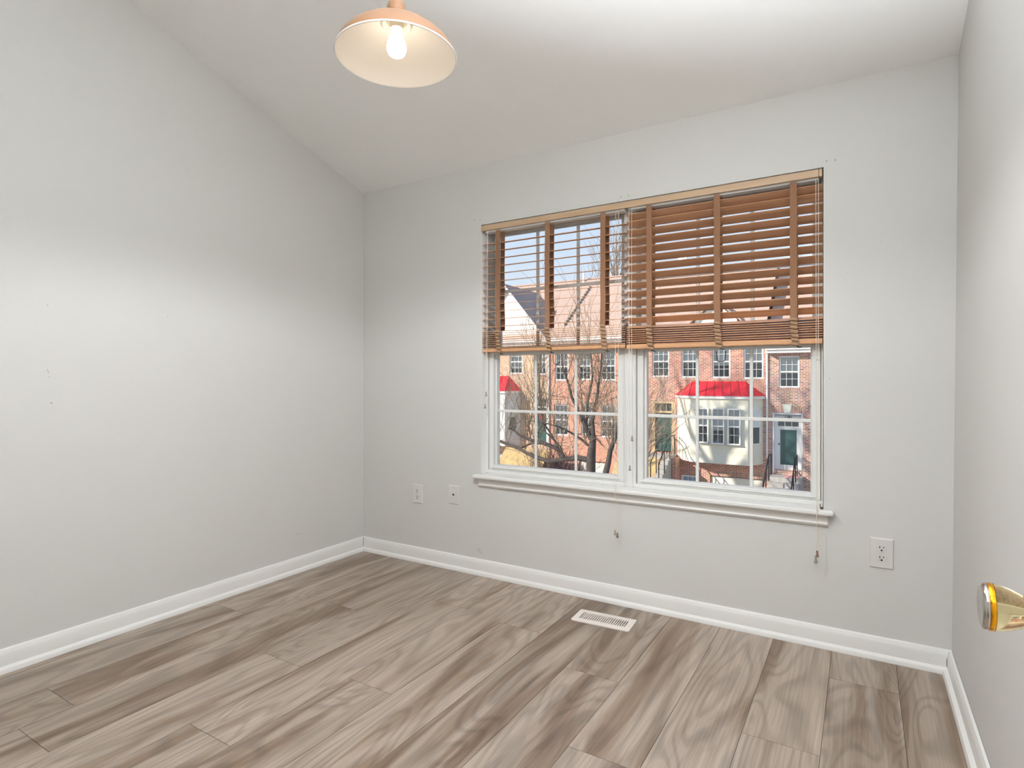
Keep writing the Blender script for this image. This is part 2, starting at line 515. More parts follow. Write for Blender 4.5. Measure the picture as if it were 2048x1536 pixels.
# wear on the walls
def dot(parent, p, axis, r, m, name='nail_hole', sx=1.0, rz=0.0):
    mb = MB(); p = Vector(p); n = 10
    vs = []
    for h in (0.0, 0.0006):
        for k in range(n):
            a = 2*PI*k/n; u = r*math.cos(a)*sx; w = r*math.sin(a)
            u, w = u*math.cos(rz) - w*math.sin(rz), u*math.sin(rz) + w*math.cos(rz)
            vs.append(p + (Vector((u, -h, w)) if axis == 'y' else Vector((h, u, w)) if axis == 'x' else Vector((-h, u, w))))
    mb.add(vs, [tuple(range(n))[::-1], tuple(range(n, 2*n))] + [(i, (i+1) % n, n+(i+1) % n, n+i) for i in range(n)])
    return obj(name, mb, m, parent)
for x, z in ((-1.927, 2.055), (-1.888, 2.049), (-0.126, 2.042), (-0.093, 2.040), (-1.032, 2.041), (-0.993, 2.042)):
    dot(wall_back, (x, D, z), 'y', 0.0023, M['hole'])
for x, z, r in ((-0.115, 1.128, 0.003), (0.069, 1.676, 0.0022), (-0.05, 1.566, 0.0022)):
    dot(wall_back, (x, D, z), 'y', r, M['scuffl'])
for y, z, r in ((1.021, 1.426, 0.0026), (1.494, 1.425, 0.0024), (1.021, 1.163, 0.0026), (1.024, 1.153, 0.003), (1.026, 1.135, 0.002), (1.034, 1.028, 0.0042)):
    dot(wall_left, (XL, y, z), 'x', r, M['scuff'])
for dx, dz, s, a in ((0, 0.010, 7, 0.0), (0.004, 0.004, 9, -0.05), (0.010, -0.005, 10, -0.1), (0.016, -0.011, 8, -0.2), (-0.012, 0.0, 1.2, 1.2)):
    dot(wall_back, (-1.899 + dx, D, 0.134 + dz), 'y', 0.0022, M['scuffl'], 'scuff_mark', s, a)
for x, z, s, a in ((-2.653, 0.138, 8, -0.25), (-2.40, 0.128, 5, 0.1)):
    dot(wall_back, (x, D, z), 'y', 0.0014, M['scuffl'], 'scuff_mark', s, a)
for y, z, s in ((2.233, 0.221, 7), (2.26, 0.217, 4)):
    dot(wall_left, (XL, y, z), 'x', 0.0016, M['scuff'], 'scuff_mark', s, -0.1)

# ------------------------------------------------------------------ windows
GY = D + 0.115
def window_unit(name, label, x0, x1):
    w = thing(name, (0.5*(x0+x1), D + 0.07, OZ0), None, None, kind='structure')
    FYa, FYb = D + 0.062, D + 0.168
    z0, z1 = OZ0, OZ1
    def ring(m, a0, a1, b0, b1, ya, yb, tl, tr, tb, tt):
        m.box(a0, a0 + tl, ya, yb, b0, b1); m.box(a1 - tr, a1, ya, yb, b0, b1)
        m.box(a0 + tl, a1 - tr, ya, yb, b0, b0 + tb); m.box(a0 + tl, a1 - tr, ya, yb, b1 - tt, b1)
    m = MB(); ring(m, x0 - 0.008, x1 + 0.008, z0, z1, FYa, FYb, 0.0065, 0.0065, 0.020, 0.02)
    obj('window_frame', m, M['vinyl'], w, bevel=0.0015)
    g = MB(); ring(g, x0 - 0.0012, x1 + 0.0012, z0 + 0.02, 1.31, D + 0.085, D + 0.10, 0.0022, 0.0022, 0.0001, 0.0001)
    obj('track_gap', g, M['gap'], w)
    # lower sash, room side
    ls = MB()
    a0, a1, b0, b1 = x0 + 0.0015, x1 - 0.0015, z0 + 0.0205, 1.312
    ring(ls, a0, a1, b0, b1, D + 0.070, D + 0.097, 0.032, 0.034, 0.027, 0.042)
    ring(ls, a0 + 0.030, a1 - 0.030, b0 + 0.022, b1 - 0.038, D + 0.088, D + 0.120, 0.014, 0.010, 0.006, 0.008)
    ls.box(a0 + 0.02, a1 - 0.02, D + 0.064, D + 0.071, b0 + 0.010, b0 + 0.016)   # lift ledge
    s = obj('lower_sash', ls, M['vinyl'], w, bevel=0.002)
    gx0, gx1, gz0, gz1 = a0 + 0.044, a1 - 0.040, b0 + 0.028, b1 - 0.046
    p = MB(); p.box(gx0 - 0.004, gx1 + 0.004, GY, GY + 0.003, gz0 - 0.004, gz1 + 0.004)
    obj('pane', p, M['glass'], s)
    mu = MB()
    for k in (1, 2):
        xx = gx0 + (gx1 - gx0) * k / 3
        mu.box(xx - 0.0075, xx + 0.0075, GY - 0.010, GY - 0.001, gz0, gz1)
    zz = 0.5 * (gz0 + gz1) - 0.0045
    mu.box(gx0, gx1, GY - 0.0108, GY - 0.001, zz - 0.008, zz + 0.008)
    obj('muntin', mu, M['vinyl'], s, bevel=0.002)
    # upper sash, outer track
    us = MB(); U = D + 0.128
    b0, b1 = 1.285, z1 - 0.018
    ring(us, a0, a1, b0, b1, U, U + 0.035, 0.036, 0.036, 0.030, 0.026)
    s = obj('upper_sash', us, M['vinyl'], w, bevel=0.002)
    gx0, gx1, gz0, gz1 = a0 + 0.036, a1 - 0.036, b0 + 0.03, b1 - 0.026
    p = MB(); p.box(gx0 - 0.004, gx1 + 0.004, U + 0.016, U + 0.019, gz0 - 0.004, gz1 + 0.004)
    obj('pane', p, M['glass'], s)
    mu = MB()
    for k in (1, 2):
        xx = gx0 + (gx1 - gx0) * k / 3
        mu.box(xx - 0.009, xx + 0.009, U + 0.006, U + 0.015, gz0, gz1)
    zz = 0.5 * (gz0 + gz1)
    mu.box(gx0, gx1, U + 0.005, U + 0.015, zz - 0.009, zz + 0.009)
    obj('muntin', mu, M['vinyl'], s, bevel=0.002)
    # black wire pull outside the glass
    cx = 0.5 * (x0 + x1) - 0.01 + (0.0 if x0 < -1 else -0.008)
    wp = MB(); zt = 1.262; yy = D + 0.145
    wp.tube([(cx - 0.022, yy, zt), (cx - 0.018, yy, zt - 0.044), (cx - 0.012, yy, zt - 0.05), (cx + 0.012, yy, zt - 0.05), (cx + 0.018, yy, zt - 0.044), (cx + 0.022, yy, zt)], 0.0022, 6)
    obj('wire_pull', wp, M['iron'], w)
    return w
window_unit('window_1', '', -1.873, -1.040)
window_unit('window_2', '', -0.974, -0.150)
mull = MB(); mull.box(-1.0325, -0.982, D + 0.063, WB, OZ0, OZ1); mull.box(-1.022, -0.992, D + 0.058, D + 0.064, OZ0, OZ1)
struct('trim_4', mull, M['vinyl'], bevel=0.002)
# sill board and apron
st = MB()
st.box(OX0 + 0.001, OX1 - 0.001, D - 0.002, D + 0.068, OZ0 - 0.022, OZ0)
st.box(-1.917, -0.098, D - 0.042, D, OZ0 - 0.022, OZ0)
struct('trim_1', st, M['trim'], bevel=0.007, seg=3)
ap = MB()
prof = [(0, 0.557), (0.020, 0.557), (0.020, 0.549), (0.015, 0.543), (0.013, 0.525), (0.016, 0.519), (0.013, 0.513), (0.008, 0.508), (0, 0.506)]
ap.prism([(-1.891, D - a, b) for a, b in prof], (1.891 - 0.121, 0, 0))
struct('trim_2', ap, M['trim'], smooth=30)

# corroded clip in the corner of the sill
hb_ = thing('hold_down_bracket', (-0.146, D + 0.01, OZ0), 'small rusty brown metal clip in the right corner of the white window sill', 'bracket')
b_ = MB()
b_.box(-0.1500, -0.1372, D + 0.004, D + 0.026, OZ0, OZ0 + 0.003); b_.box(-0.1396, -0.1370, D + 0.004, D + 0.026, OZ0, OZ0 + 0.020)
b_.box(-0.152, -0.149, D + 0.018, D + 0.026, OZ0, OZ0 + 0.016)
obj('clip_plate', b_, M['clip'], hb_, bevel=0.0008)
for xx, yy in ((-0.1445, D + 0.000), (-0.1395, D - 0.006)):
    s_ = MB(); s_.lathe([(0.0042, 0), (0.0042, 0.002), (0.002, 0.0034)], (xx - 0.002, yy, OZ0), 'z', 12)
    obj('screw_head', s_, M['dark'], hb_)

# ------------------------------------------------------------------ blinds
SY = D + 0.034      # slat centre line
def slat_box(m, x0, x1, y, z, tilt, w=0.050, t=0.0024):
    """one slat; tilt>0 raises the room-side edge"""
    c, s = math.cos(tilt), math.sin(tilt)
    q = []
    for dz in (-t/2, t/2):
        for dx, dw in ((x0, -w/2), (x1, -w/2), (x1, w/2), (x0, w/2)):
            q.append((dx, y + dw*c + dz*s, z - dw*s + dz*c))
    m.hexa(q)

TASSEL = [(0.0012, 0.0), (0.0035, -0.001), (0.0042, -0.006), (0.0036, -0.011), (0.0050, -0.016), (0.0066, -0.021), (0.0066, -0.024), (0.0040, -0.027), (0.001, -0.0275)]
def cord(parent, name, pts, m=None, tm=None, r=0.0011, k=1.0):
    o = obj(name, MB().tube(pts, r, 5), M['cord'], parent)
    if tm:
        t = MB(); t.lathe([(a*k, b*k) for a, b in TASSEL], pts[-1], 'z', 14)
        obj('tassel', t, tm, o, smooth=40)
    return o

def tape(parent, x, w, ztop, zstack, zbot, front, back, bulge, lean, seed):
    rr = random.Random(seed)
    t = MB()
    n = 14
    # front and back webbing strips, slightly wavy
    for y, sgn in ((front, -1), (back, 1)):
        vs = []; fs = []
        for i in range(n + 1):
            z = ztop + (zstack - ztop) * i / n
            o_ = 0.001 * math.sin(i * 1.3 + seed) * (0.3 + i / n) + (0.003 * math.sin(PI * i / n) * (1 if seed < 3 else 0))
            for dx in (-w/2, w/2):
                for dy in (0, 0.0008):
                    vs.append((x + dx - o_, y + dy, z))
        for i in range(n):
            a = 4*i; b = a + 4
            fs += [(a, a+2, b+2, b), (a+1, b+1, b+3, a+3), (a, b, b+1, a+1), (a+2, a+3, b+3, b+2)]
        t.add(vs, fs)
    o = obj('ladder_tape', t, M['tape'], parent)
    # slack of the webbing hanging in folds over the stacked slats
    f = MB(); k = 7
    prof = []
    for i in range(k):
        z = zstack - (zstack - zbot + 0.012) * i / k
        dz = (zstack - zbot + 0.012) / k
        b = bulge * (0.75 + 0.5 * rr.random())
        prof += [(0.0, z), (-b * 0.8, z - 0.10*dz), (-b, z - 0.34*dz), (-b * 0.86, z - 0.66*dz), (-b * 0.25, z - 0.86*dz)]
    prof.append((0.0, zbot - 0.012))
    vs = []; fs = []
    for i, (dy, z) in enumerate(prof):
        u = (zstack - z) / max(1e-6, zstack - zbot)
        lx = lean * u + 0.0015 * math.sin(i * 0.9 + seed)
        for dx in (-w*0.5, w*0.5):
            for th in (0, 0.0012):
                vs.append((x + dx + lx, front - 0.001 + dy + th, z - dx * 0.16))
    for i in range(len(prof) - 1):
        a = 4*i; b = a + 4
        fs += [(a, a+2, b+2, b), (a+1, b+1, b+3, a+3), (a, b, b+1, a+1), (a+2, a+3, b+3, b+2)]
    f.add(vs, fs)
    obj('tape_fold', f, M['fold'], o)
    # end of the webbing tucked under the bottom rail with its dark plug
    e = MB(); e.tube([(x + lean + 0.006, front - 0.003, zbot - 0.013), (x + lean + 0.020, front - 0.004, zbot - 0.016), (x + lean + 0.026, front - 0.003, zbot - 0.014)], [0.0028, 0.0024, 0.0015], 6)
    obj('rail_plug', e, M['dark'], o)

def blind(label, x0, x1, zs, tilt, stack, stilt, sag, tapes, rail_z):
    b = thing('venetian_blind', (0.5*(x0+x1), SY, rail_z[0]), label, 'window blind', 'wooden blinds in the double window')
    h = MB(); h.box(x0 + 0.016, x1 - 0.002 - (0.014 if x1 > -0.5 else 0), D + 0.012, D + 0.058, 1.973, 2.012)
    obj('headrail', h, M['head'], b, bevel=0.002)
    s = MB()
    for z in zs: slat_box(s, x0, x1, SY, z, tilt)
    obj('slats', s, M['slat'], b)
    s = MB(); n = stack[2]; seg = 8
    for i in range(n):
        z = stack[0] + (stack[1] - stack[0]) * i / (n - 1)
        u = i / (n - 1)
        # each stacked slat bows a little between the tapes
        for k in range(seg):
            xa, xb = x0 + (x1 - x0) * k / seg, x0 + (x1 - x0) * (k + 1) / seg
            def bow(x): return -sag * u * math.sin(PI * (x - x0) / (x1 - x0)) + 0.0007 * math.sin(7 * x + i)
            tl = stilt * (0.94 + 0.12 * random.random()) if k == 0 else tl
            c_, s_ = math.cos(tl), math.sin(tl); q = []
            for dz in (-0.0014, 0.0014):
                for xx, dw in ((xa, -0.025), (xb, -0.025), (xb, 0.025), (xa, 0.025)):
                    q.append((xx, SY + dw * c_ + dz * s_, z + bow(xx) - dw * s_ + dz * c_))
            s.hexa(q)
    obj('stacked_slats', s, M['slat'], b)
    r = MB(); r.box(x0, x1, SY - 0.026, SY + 0.026, rail_z[0], rail_z[1])
    obj('bottom_rail', r, M['rail'], b, bevel=0.003)
    for i, (tx, lean, seed) in enumerate(tapes):
        tape(b, tx, 0.028, 1.976, stack[1] + 0.004, rail_z[0] + 0.002, D + 0.006, D + 0.061, 0.010, lean, seed)
    return b

bl = blind('open wooden blind at the left window, slats edge-on showing sky and roof', -1.876, -1.014,
           [1.431 + 0.0435 * k for k in range(12)], -0.15, (1.309, 1.404, 9), -0.11, 0.004,
           [(-1.770, 0.012, 1), (-1.452, 0.014, 2), (-1.132, 0.012, 3)], (1.283, 1.3015))
brr = blind('half closed wooden blind at the right window, tan slats tilted with bright gaps', -1.007, -0.141,
            [1.421 + 0.0438 * k for k in range(12)] + [1.940], 0.52, (1.305, 1.389, 9), -0.29, 0.003,
            [(-0.890, 0.010, 5), (-0.570, 0.010, 6), (-0.252, 0.008, 7)], (1.277, 1.2965))
# cords and tassels
cord(bl, 'tilt_cord', [(-1.838, D + 0.004, 1.978), (-1.840, D + 0.004, 1.4), (-1.843, D - 0.004, 1.056)], tm=M['tassel'])
cord(bl, 'tilt_cord', [(-1.842, D + 0.005, 1.978), (-1.846, D + 0.003, 1.4), (-1.850, D - 0.003, 0.986)], tm=M['tassel'])
cord(bl, 'lift_cord', [(-1.062, D + 0.004, 1.978), (-1.060, D - 0.004, 1.3), (-1.048, D - 0.0465, 0.585), (-1.046, D - 0.046, 0.378)], tm=M['tassel'], k=0.95)
cord(bl, 'lift_cord', [(-1.046, D + 0.004, 1.978), (-1.044, D - 0.004, 1.3), (-1.036, D - 0.0465, 0.585), (-1.034, D - 0.046, 0.367)], tm=M['tassel_b'], k=0.95)
cord(brr, 'tilt_cord', [(-0.978, D + 0.004, 1.978), (-0.977, D, 1.4), (-0.972, D - 0.006, 0.846)], tm=M['tassel'])
cord(brr, 'tilt_cord', [(-0.992, D + 0.004, 1.978), (-0.990, D, 1.4), (-0.984, D - 0.006, 0.698)], tm=M['tassel'])
cord(brr, 'lift_cord', [(-0.166, D + 0.004, 1.978), (-0.164, D - 0.004, 1.3), (-0.160, D - 0.0465, 0.585), (-0.158, D - 0.046, 0.412)], tm=M['tassel_b'], k=1.0)
cord(brr, 'lift_cord', [(-0.156, D + 0.004, 1.978), (-0.156, D - 0.004, 1.3), (-0.158, D - 0.0468, 0.585), (-0.163, D - 0.049, 0.390)], tm=M['tassel'], k=1.15)
eq = MB()
for xx in (-0.163, -0.156):
    eq.lathe([(0.001, 0), (0.0035, -0.002), (0.0035, -0.009), (0.001, -0.012)], (xx, D - 0.006, 1.214), 'z', 10)
obj('cord_bead', eq, M['plate'], brr, smooth=40)

va = thing('valance', (0.5*(OX0+OX1), D, 1.983), 'long pale tan wooden valance across the top of both blinds', 'valance')
v = MB()
v.box(OX0 + 0.016, OX1 - 0.018, D - 0.004, D + 0.005, 1.981, 2.0135)
obj('front_board', v, M['valance'], va, bevel=0.0025)
for a, b in ((OX0 + 0.001, OX0 + 0.0155), (OX1 - 0.0175, OX1 - 0.006)):
    v = MB(); v.box(a, b, D - 0.004, D + 0.030, 1.981, 2.0135)
    obj('return_piece', v, M['valance'], va, bevel=0.002)

# ------------------------------------------------------------------ wall plates
def cover(m, x, z, w, h, t=0.006):
    m.add([(x-w/2, D, z-h/2), (x+w/2, D, z-h/2), (x+w/2, D, z+h/2), (x-w/2, D, z+h/2),
           (x-w/2+0.004, D-t, z-h/2+0.004), (x+w/2-0.004, D-t, z-h/2+0.004), (x+w/2-0.004, D-t, z+h/2-0.004), (x-w/2+0.004, D-t, z+h/2-0.004)],
          [(0,3,2,1), (4,5,6,7), (0,1,5,4), (1,2,6,5), (2,3,7,6), (3,0,4,7)])
def outlet(x, z, w, h, label):
    t = thing('wall_outlet', (x, D, z), label, 'outlet', 'power outlets on the window wall')
    m = MB(); cover(m, x, z, w, h); obj('cover_plate', m, M['plate'], t, bevel=0.001)
    for s in (1, -1):
        zc_ = z + s * 0.0195
        m = MB(); pts = []
        for k in range(28):
            a = 2*PI*k/28
            xx = 0.0172*math.cos(a); zz = max(-0.0137, min(0.0137, 0.0172*math.sin(a)))
            pts.append((x + xx, D - 0.0058, zc_ + zz))
        m.prism(pts, (0, -0.0018, 0))
        r = obj('receptacle', m, M['plate'], t, bevel=0.0005)
        g = MB(); g.prism([(p[0] + (p[0]-x)*0.045, p[1] - 0.00025, zc_ + (p[2]-zc_)*1.055) for p in pts], (0, -0.0003, 0))
        obj('recess_line', g, M['screw'], r)
        q = MB(); y0, y1 = D - 0.0082, D - 0.0072
        q.box(x - 0.0078, x - 0.0052, y0, y1, zc_ + 0.0005, zc_ + 0.0095)
        q.box(x + 0.0052, x + 0.0076, y0, y1, zc_ + 0.0012, zc_ + 0.0088)
        q.lathe([(0.0034, 0), (0.0034, 0.001)], (x, y0, zc_ - 0.0068), 'y', 14)
        obj('slot', q, M['dark'], r)
    m = MB(); m.lathe([(0.0001, -0.0012), (0.003, -0.0008), (0.003, 0)], (x, D - 0.006, z), 'y', 12); obj('screw', m, M['screw'], t)
outlet(-2.355, 0.417, 0.081, 0.117, 'white power outlet left of the cable plate near the left corner')
outlet(0.069, 0.425, 0.083, 0.122, 'white power outlet right of the window near the right corner')
cp = thing('cable_plate', (-2.076, D, 0.439), 'white cable wall plate with one black jack left of the window sill', 'wall plate')
m = MB(); cover(m, -2.076, 0.439, 0.076, 0.112, 0.0045); obj('cover_plate', m, M['plate'], cp, bevel=0.001)
m = MB(); m.lathe([(0.0052, 0), (0.0052, -0.006), (0.0030, -0.006), (0.0030, -0.001)], (-2.076, D - 0.004, 0.441), 'y', 18); obj('jack', m, M['dark'], cp)
for dz in (0.042, -0.042):
    m = MB(); m.lathe([(0.0001, -0.0014), (0.0034, -0.001), (0.0034, 0)], (-2.076, D - 0.0045, 0.439 + dz), 'y', 12); obj('screw', m, M['screw'], cp)

# ------------------------------------------------------------------ floor register
RX, RY = -1.0275, 2.519
rg = thing('floor_register', (RX, RY, 0.0), 'off-white metal floor register with slots near the window wall', 'floor vent')
rot = Matrix.Rotation(math.radians(3.2), 3, 'Z')
def rv(x, y, z):
    p = rot @ Vector((x, y, 0)); return (RX + p.x, RY + p.y, z)
RW, RH = 0.139, 0.069
m = MB()
def rbox(m, x0, x1, y0, y1, z0, z1):
    m.hexa([rv(x0,y0,z0), rv(x1,y0,z0), rv(x1,y1,z0), rv(x0,y1,z0), rv(x0,y0,z1), rv(x1,y0,z1), rv(x1,y1,z1), rv(x0,y1,z1)])
SX, SYY = 0.112, 0.037
# rounded rim as a ring
def rrect(w, h, r, n=5):
    pts = []
    for cx, cy, a0 in ((w-r, h-r, 0), (-w+r, h-r, PI/2), (-w+r, -h+r, PI), (w-r, -h+r, 1.5*PI)):
        for k in range(n + 1):
            a = a0 + PI/2*k/n; pts.append((cx + r*math.cos(a), cy + r*math.sin(a)))
    return pts
o_ = rrect(RW, RH, 0.010); o2 = rrect(RW - 0.004, RH - 0.004, 0.008); i_ = rrect(SX, SYY, 0.0008); n = len(o_)
vs = [rv(x, y, 0.0002) for x, y in o_] + [rv(x, y, 0.0048) for x, y in o_] + [rv(x, y, 0.0064) for x, y in o2] + [rv(x, y, 0.0064) for x, y in i_] + [rv(x, y, 0.0002) for x, y in i_]
fs = [(r*n + k, r*n + (k+1) % n, (r+1)*n + (k+1) % n, (r+1)*n + k) for r in range(4) for k in range(n)]
m.add(vs, fs)
obj('rim', m, M['register'], rg, smooth=35)
m = MB(); rbox(m, -SX, SX, -SYY, SYY, -0.0004, 0.0008); obj('duct_opening', m, M['gap'], rg)
m = MB(); nb = 22; pitch = 2*SX/nb
for k in range(nb + 1):
    xx = -SX + pitch*k
    rbox(m, max(-SX, xx - 0.0026), min(SX, xx + 0.0026), -SYY, SYY, 0.0030, 0.0062)
obj('louvre', m, M['register'], rg)
m = MB(); rbox(m, -SX + 0.012, 0.028, -SYY + 0.002, SYY - 0.002, 0.0010, 0.0022); rbox(m, 0.028, SX, -SYY + 0.002, 0.002, 0.0010, 0.0022)
obj('damper', m, mat('damper_grey', (118, 108, 98), 0.6), rg)

# ------------------------------------------------------------------ pendant lamp
LX, LY, LZ = -1.19, 1.295, 2.087
lp = thing('pendant_lamp', (LX, LY, LZ), 'peach enamel dome pendant lamp with a lit bulb hanging from the ceiling', 'lamp')
outer = [(0.178, 0.0), (0.1775, 0.004), (0.172, 0.018), (0.160, 0.036), (0.142, 0.055), (0.118, 0.073), (0.088, 0.089), (0.058, 0.1000), (0.034, 0.1050), (0.0295, 0.1055)]
inner = [(0.030, 0.1045), (0.034, 0.1035), (0.058, 0.0975), (0.088, 0.0865), (0.117, 0.0705), (0.140, 0.053), (0.158, 0.034), (0.170, 0.017), (0.1755, 0.004), (0.178, 0.0)]
LO = (LX, LY, LZ)
obj('lamp_shade', MB().lathe(outer, LO, 'z', 96, False), M['shade'], lp, smooth=60)
obj('shade_lining', MB().lathe(inner, LO, 'z', 96, False), M['shade_in'], lp, smooth=60)
obj('shade_rim', MB().lathe([(0.1755, 0.001), (0.177, -0.0012), (0.179, -0.0012), (0.1802, 0.001), (0.179, 0.0035), (0.1765, 0.004)], LO, 'z', 96, False), mat('rim_white', (246, 240, 232), 0.4), lp, smooth=60)
obj('lamp_neck', MB().lathe([(0.0300, 0.104), (0.0292, 0.130), (0.0275, 0.150), (0.022, 0.164), (0.012, 0.171), (0.005, 0.174)], LO, 'z', 40), M['shade'], lp, smooth=50)
sk = obj('socket', MB().lathe([(0.030, 0.105), (0.028, 0.100), (0.0195, 0.099), (0.0195, 0.092), (0.0175, 0.0915), (0.0175, 0.086)], LO, 'z', 32), M['socket'], lp, smooth=30)
obj('socket_ring', MB().lathe([(0.044, 0.1025), (0.044, 0.096), (0.041, 0.094), (0.038, 0.096), (0.038, 0.1035)], LO, 'z', 40, False), M['shade_in'], lp, smooth=40)
obj('bulb', MB().lathe([(0.0125, 0.089), (0.0135, 0.080), (0.0185, 0.064), (0.0258, 0.047), (0.0292, 0.033), (0.0288, 0.021), (0.0235, 0.009), (0.0135, 0.0025), (0.001, 0.0003)], LO, 'z', 32), M['bulb'], lp, smooth=60)
zt = zc(LY)
obj('hanging_cord', MB().tube([(LX, LY, LZ + 0.172), (LX, LY, zt - 0.03)], 0.0035, 8), M['shade'], lp)
obj('ceiling_canopy', MB().lathe([(0.060, 0.05), (0.060, -0.012), (0.052, -0.024), (0.020, -0.032), (0.006, -0.034)], (LX, LY, zt), 'z', 40), M['shade'], lp, smooth=40)
ld = bpy.data.lights.new('bulb_light', 'SPOT')
ld.energy = LAMP; ld.spot_size = math.radians(161); ld.spot_blend = 0.28; ld.shadow_soft_size = 0.03
ld.color = (0.92, 0.945, 0.98)
lo = bpy.data.objects.new('bulb_light', ld); C.objects.link(lo)
lo.parent = lp; lo.location = (0, 0, -0.012)

# added fill light behind the camera, shaped as a hall ceiling fixture
hl = thing('added_hall_light', (-0.35, -0.72, 2.42), 'added round fill light on the unseen hall ceiling behind the doorway', 'lamp')
obj('base_plate', MB().lathe([(0.16, 0.0), (0.16, -0.02), (0.15, -0.024)], (-0.35, -0.72, 2.42), 'z', 40), M['head'], hl, smooth=40)
obj('fill_dome', MB().lathe([(0.148, -0.024), (0.135, -0.055), (0.09, -0.085), (0.03, -0.098), (0.001, -0.099)], (-0.35, -0.72, 2.42), 'z', 40), emit_mat('hall_fill_glow', (255, 248, 238), 3.0), hl, smooth=60)
ad = bpy.data.lights.new('hall_fill_light', 'AREA'); ad.shape = 'DISK'; ad.size = 0.30; ad.energy = HALL_FILL; ad.color = (0.90, 0.95, 1.0)
ao = bpy.data.objects.new('hall_fill_light', ad); C.objects.link(ao); ao.parent = hl; ao.location = (0, 0, -0.105)

# ------------------------------------------------------------------ open door with its knob (at the right edge)
dr = thing('door_1', (0.1725, 0.10, 0.0), None, None, kind='structure')
KY, KZ = 0.796, 0.877
m = MB(); m.box(0.170, 0.205, 0.10, 0.862, 0.012, 2.03)
obj('door_leaf', m, M['door'], dr, bevel=0.002)
for z0 in (0.2, 1.0, 1.8):
    obj('hinge', MB().tube([(0.163, 0.096, z0), (0.163, 0.096, z0 + 0.09)], 0.006, 10), M['brass'], dr)
KN = (0.170, KY, KZ)
for sgn in (-1, 1):
    K0 = KN if sgn < 0 else (0.205, KY, KZ)
    q = lambda pr: [(r, sgn * h) for r, h in pr]
    kn = obj('door_knob', MB().lathe(q([(0.0085, 0.016), (0.0115, 0.0175), (0.0150, 0.022), (0.0188, 0.029), (0.0220, 0.037), (0.0240, 0.044), (0.0249, 0.0495), (0.022, 0.0497), (0.001, 0.0497)]), K0, 'x', 64), M['acrylic'], dr, smooth=40)
    kn['label'] = 'tapered clear acrylic door knob with metal cap'
    obj('knob_core', MB().lathe(q([(0.0075, 0.006), (0.0090, 0.014), (0.0132, 0.0205), (0.0150, 0.0245), (0.013, 0.026), (0.001, 0.0262)]), K0, 'x', 40), M['brass'], kn, smooth=40)
    obj('knob_band', MB().lathe(q([(0.001, 0.0499), (0.0249, 0.0499), (0.0251, 0.0520), (0.0249, 0.0542), (0.0236, 0.0550), (0.001, 0.0550)]), K0, 'x', 64), M['brass'], kn, smooth=50)
    obj('knob_cap', MB().lathe(q([(0.0239, 0.0548), (0.0243, 0.0562), (0.0236, 0.0585), (0.0205, 0.0603), (0.0170, 0.0603), (0.012, 0.0592), (0.001, 0.0588)]), K0, 'x', 64), M['steel'], kn, smooth=60)
    obj('rosette', MB().lathe(q([(0.030, 0.0), (0.030, 0.003), (0.024, 0.0075), (0.010, 0.009), (0.008, 0.016)]), K0, 'x', 48), M['brass'], dr, smooth=40)

#@@EXTERIOR@@
# ------------------------------------------------------------------ across the street: terraced brick houses
HY = 28.5
def holed(m, x0, x1, z0, z1, y0, y1, holes):
    xs = sorted({x0, x1, *[v for h in holes for v in h[:2] if x0 < v < x1]})
    zs = sorted({z0, z1, *[v for h in holes for v in h[2:4] if z0 < v < z1]})
    for a, b in zip(xs[:-1], xs[1:]):
        for c, d in zip(zs[:-1], zs[1:]):
            mx, mz = (a+b)/2, (c+d)/2
            if not any(h[0] < mx < h[1] and h[2] < mz < h[3] for h in holes):
                m.box(a, b, y0, y1, c, d)

def far_window(parent, x0, x1, z0, z1, y, curtain=0.5, cols=3, fr=0.07, dy=0.0, full=False):
    """sash window with grids, dark glass, and a pale blind behind the upper sash"""
    m = MB(); ya, yb = y - 0.03, y + 0.06
    m.box(x0, x0 + fr, ya, yb, z0, z1); m.box(x1 - fr, x1, ya, yb, z0, z1)
    m.box(x0, x1, ya - 0.03, yb, z0, z0 + fr); m.box(x0 + fr, x1 - fr, ya, yb, z1 - fr, z1)
    zm = (z0 + z1) / 2
    m.box(x0 + fr, x1 - fr, ya, yb, zm - 0.03, zm + 0.03)
    for k in range(1, cols):
        xx = x0 + fr + (x1 - x0 - 2*fr) * k / cols
        m.box(xx - 0.009, xx + 0.009, y, yb, z0, z1)
    for zz in ((z0 + fr + zm) / 2, (z1 - fr + zm) / 2):
        m.box(x0 + fr, x1 - fr, y + 0.001, yb - 0.001, zz - 0.009, zz + 0.009)
    w = obj('window', m, M['ext_white'], parent)
    zt = zm if not full else z0
    p = MB(); p.box(x0 + fr, x1 - fr, y + 0.035, y + 0.045, z0 + fr, z1 - fr)
    obj('pane', p, M['glass'], w)
    c = MB()
    zc_ = z1 - (z1 - z0) * curtain
    c.box(x0 + fr, x1 - fr, y + 0.075, y + 0.085, zc_, z1 - fr)
    if z1 - zc_ > 0.1: obj('curtain', c, M['curtain'], w)
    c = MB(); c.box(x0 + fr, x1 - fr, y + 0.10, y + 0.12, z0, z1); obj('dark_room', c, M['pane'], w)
    return w

def soldier(parent, x0, x1, z0, z1, y):
    m = MB(); m.box(x0, x1, y - 0.006, y + 0.02, z0, z1); obj('lintel', m, M['soldier'], parent)

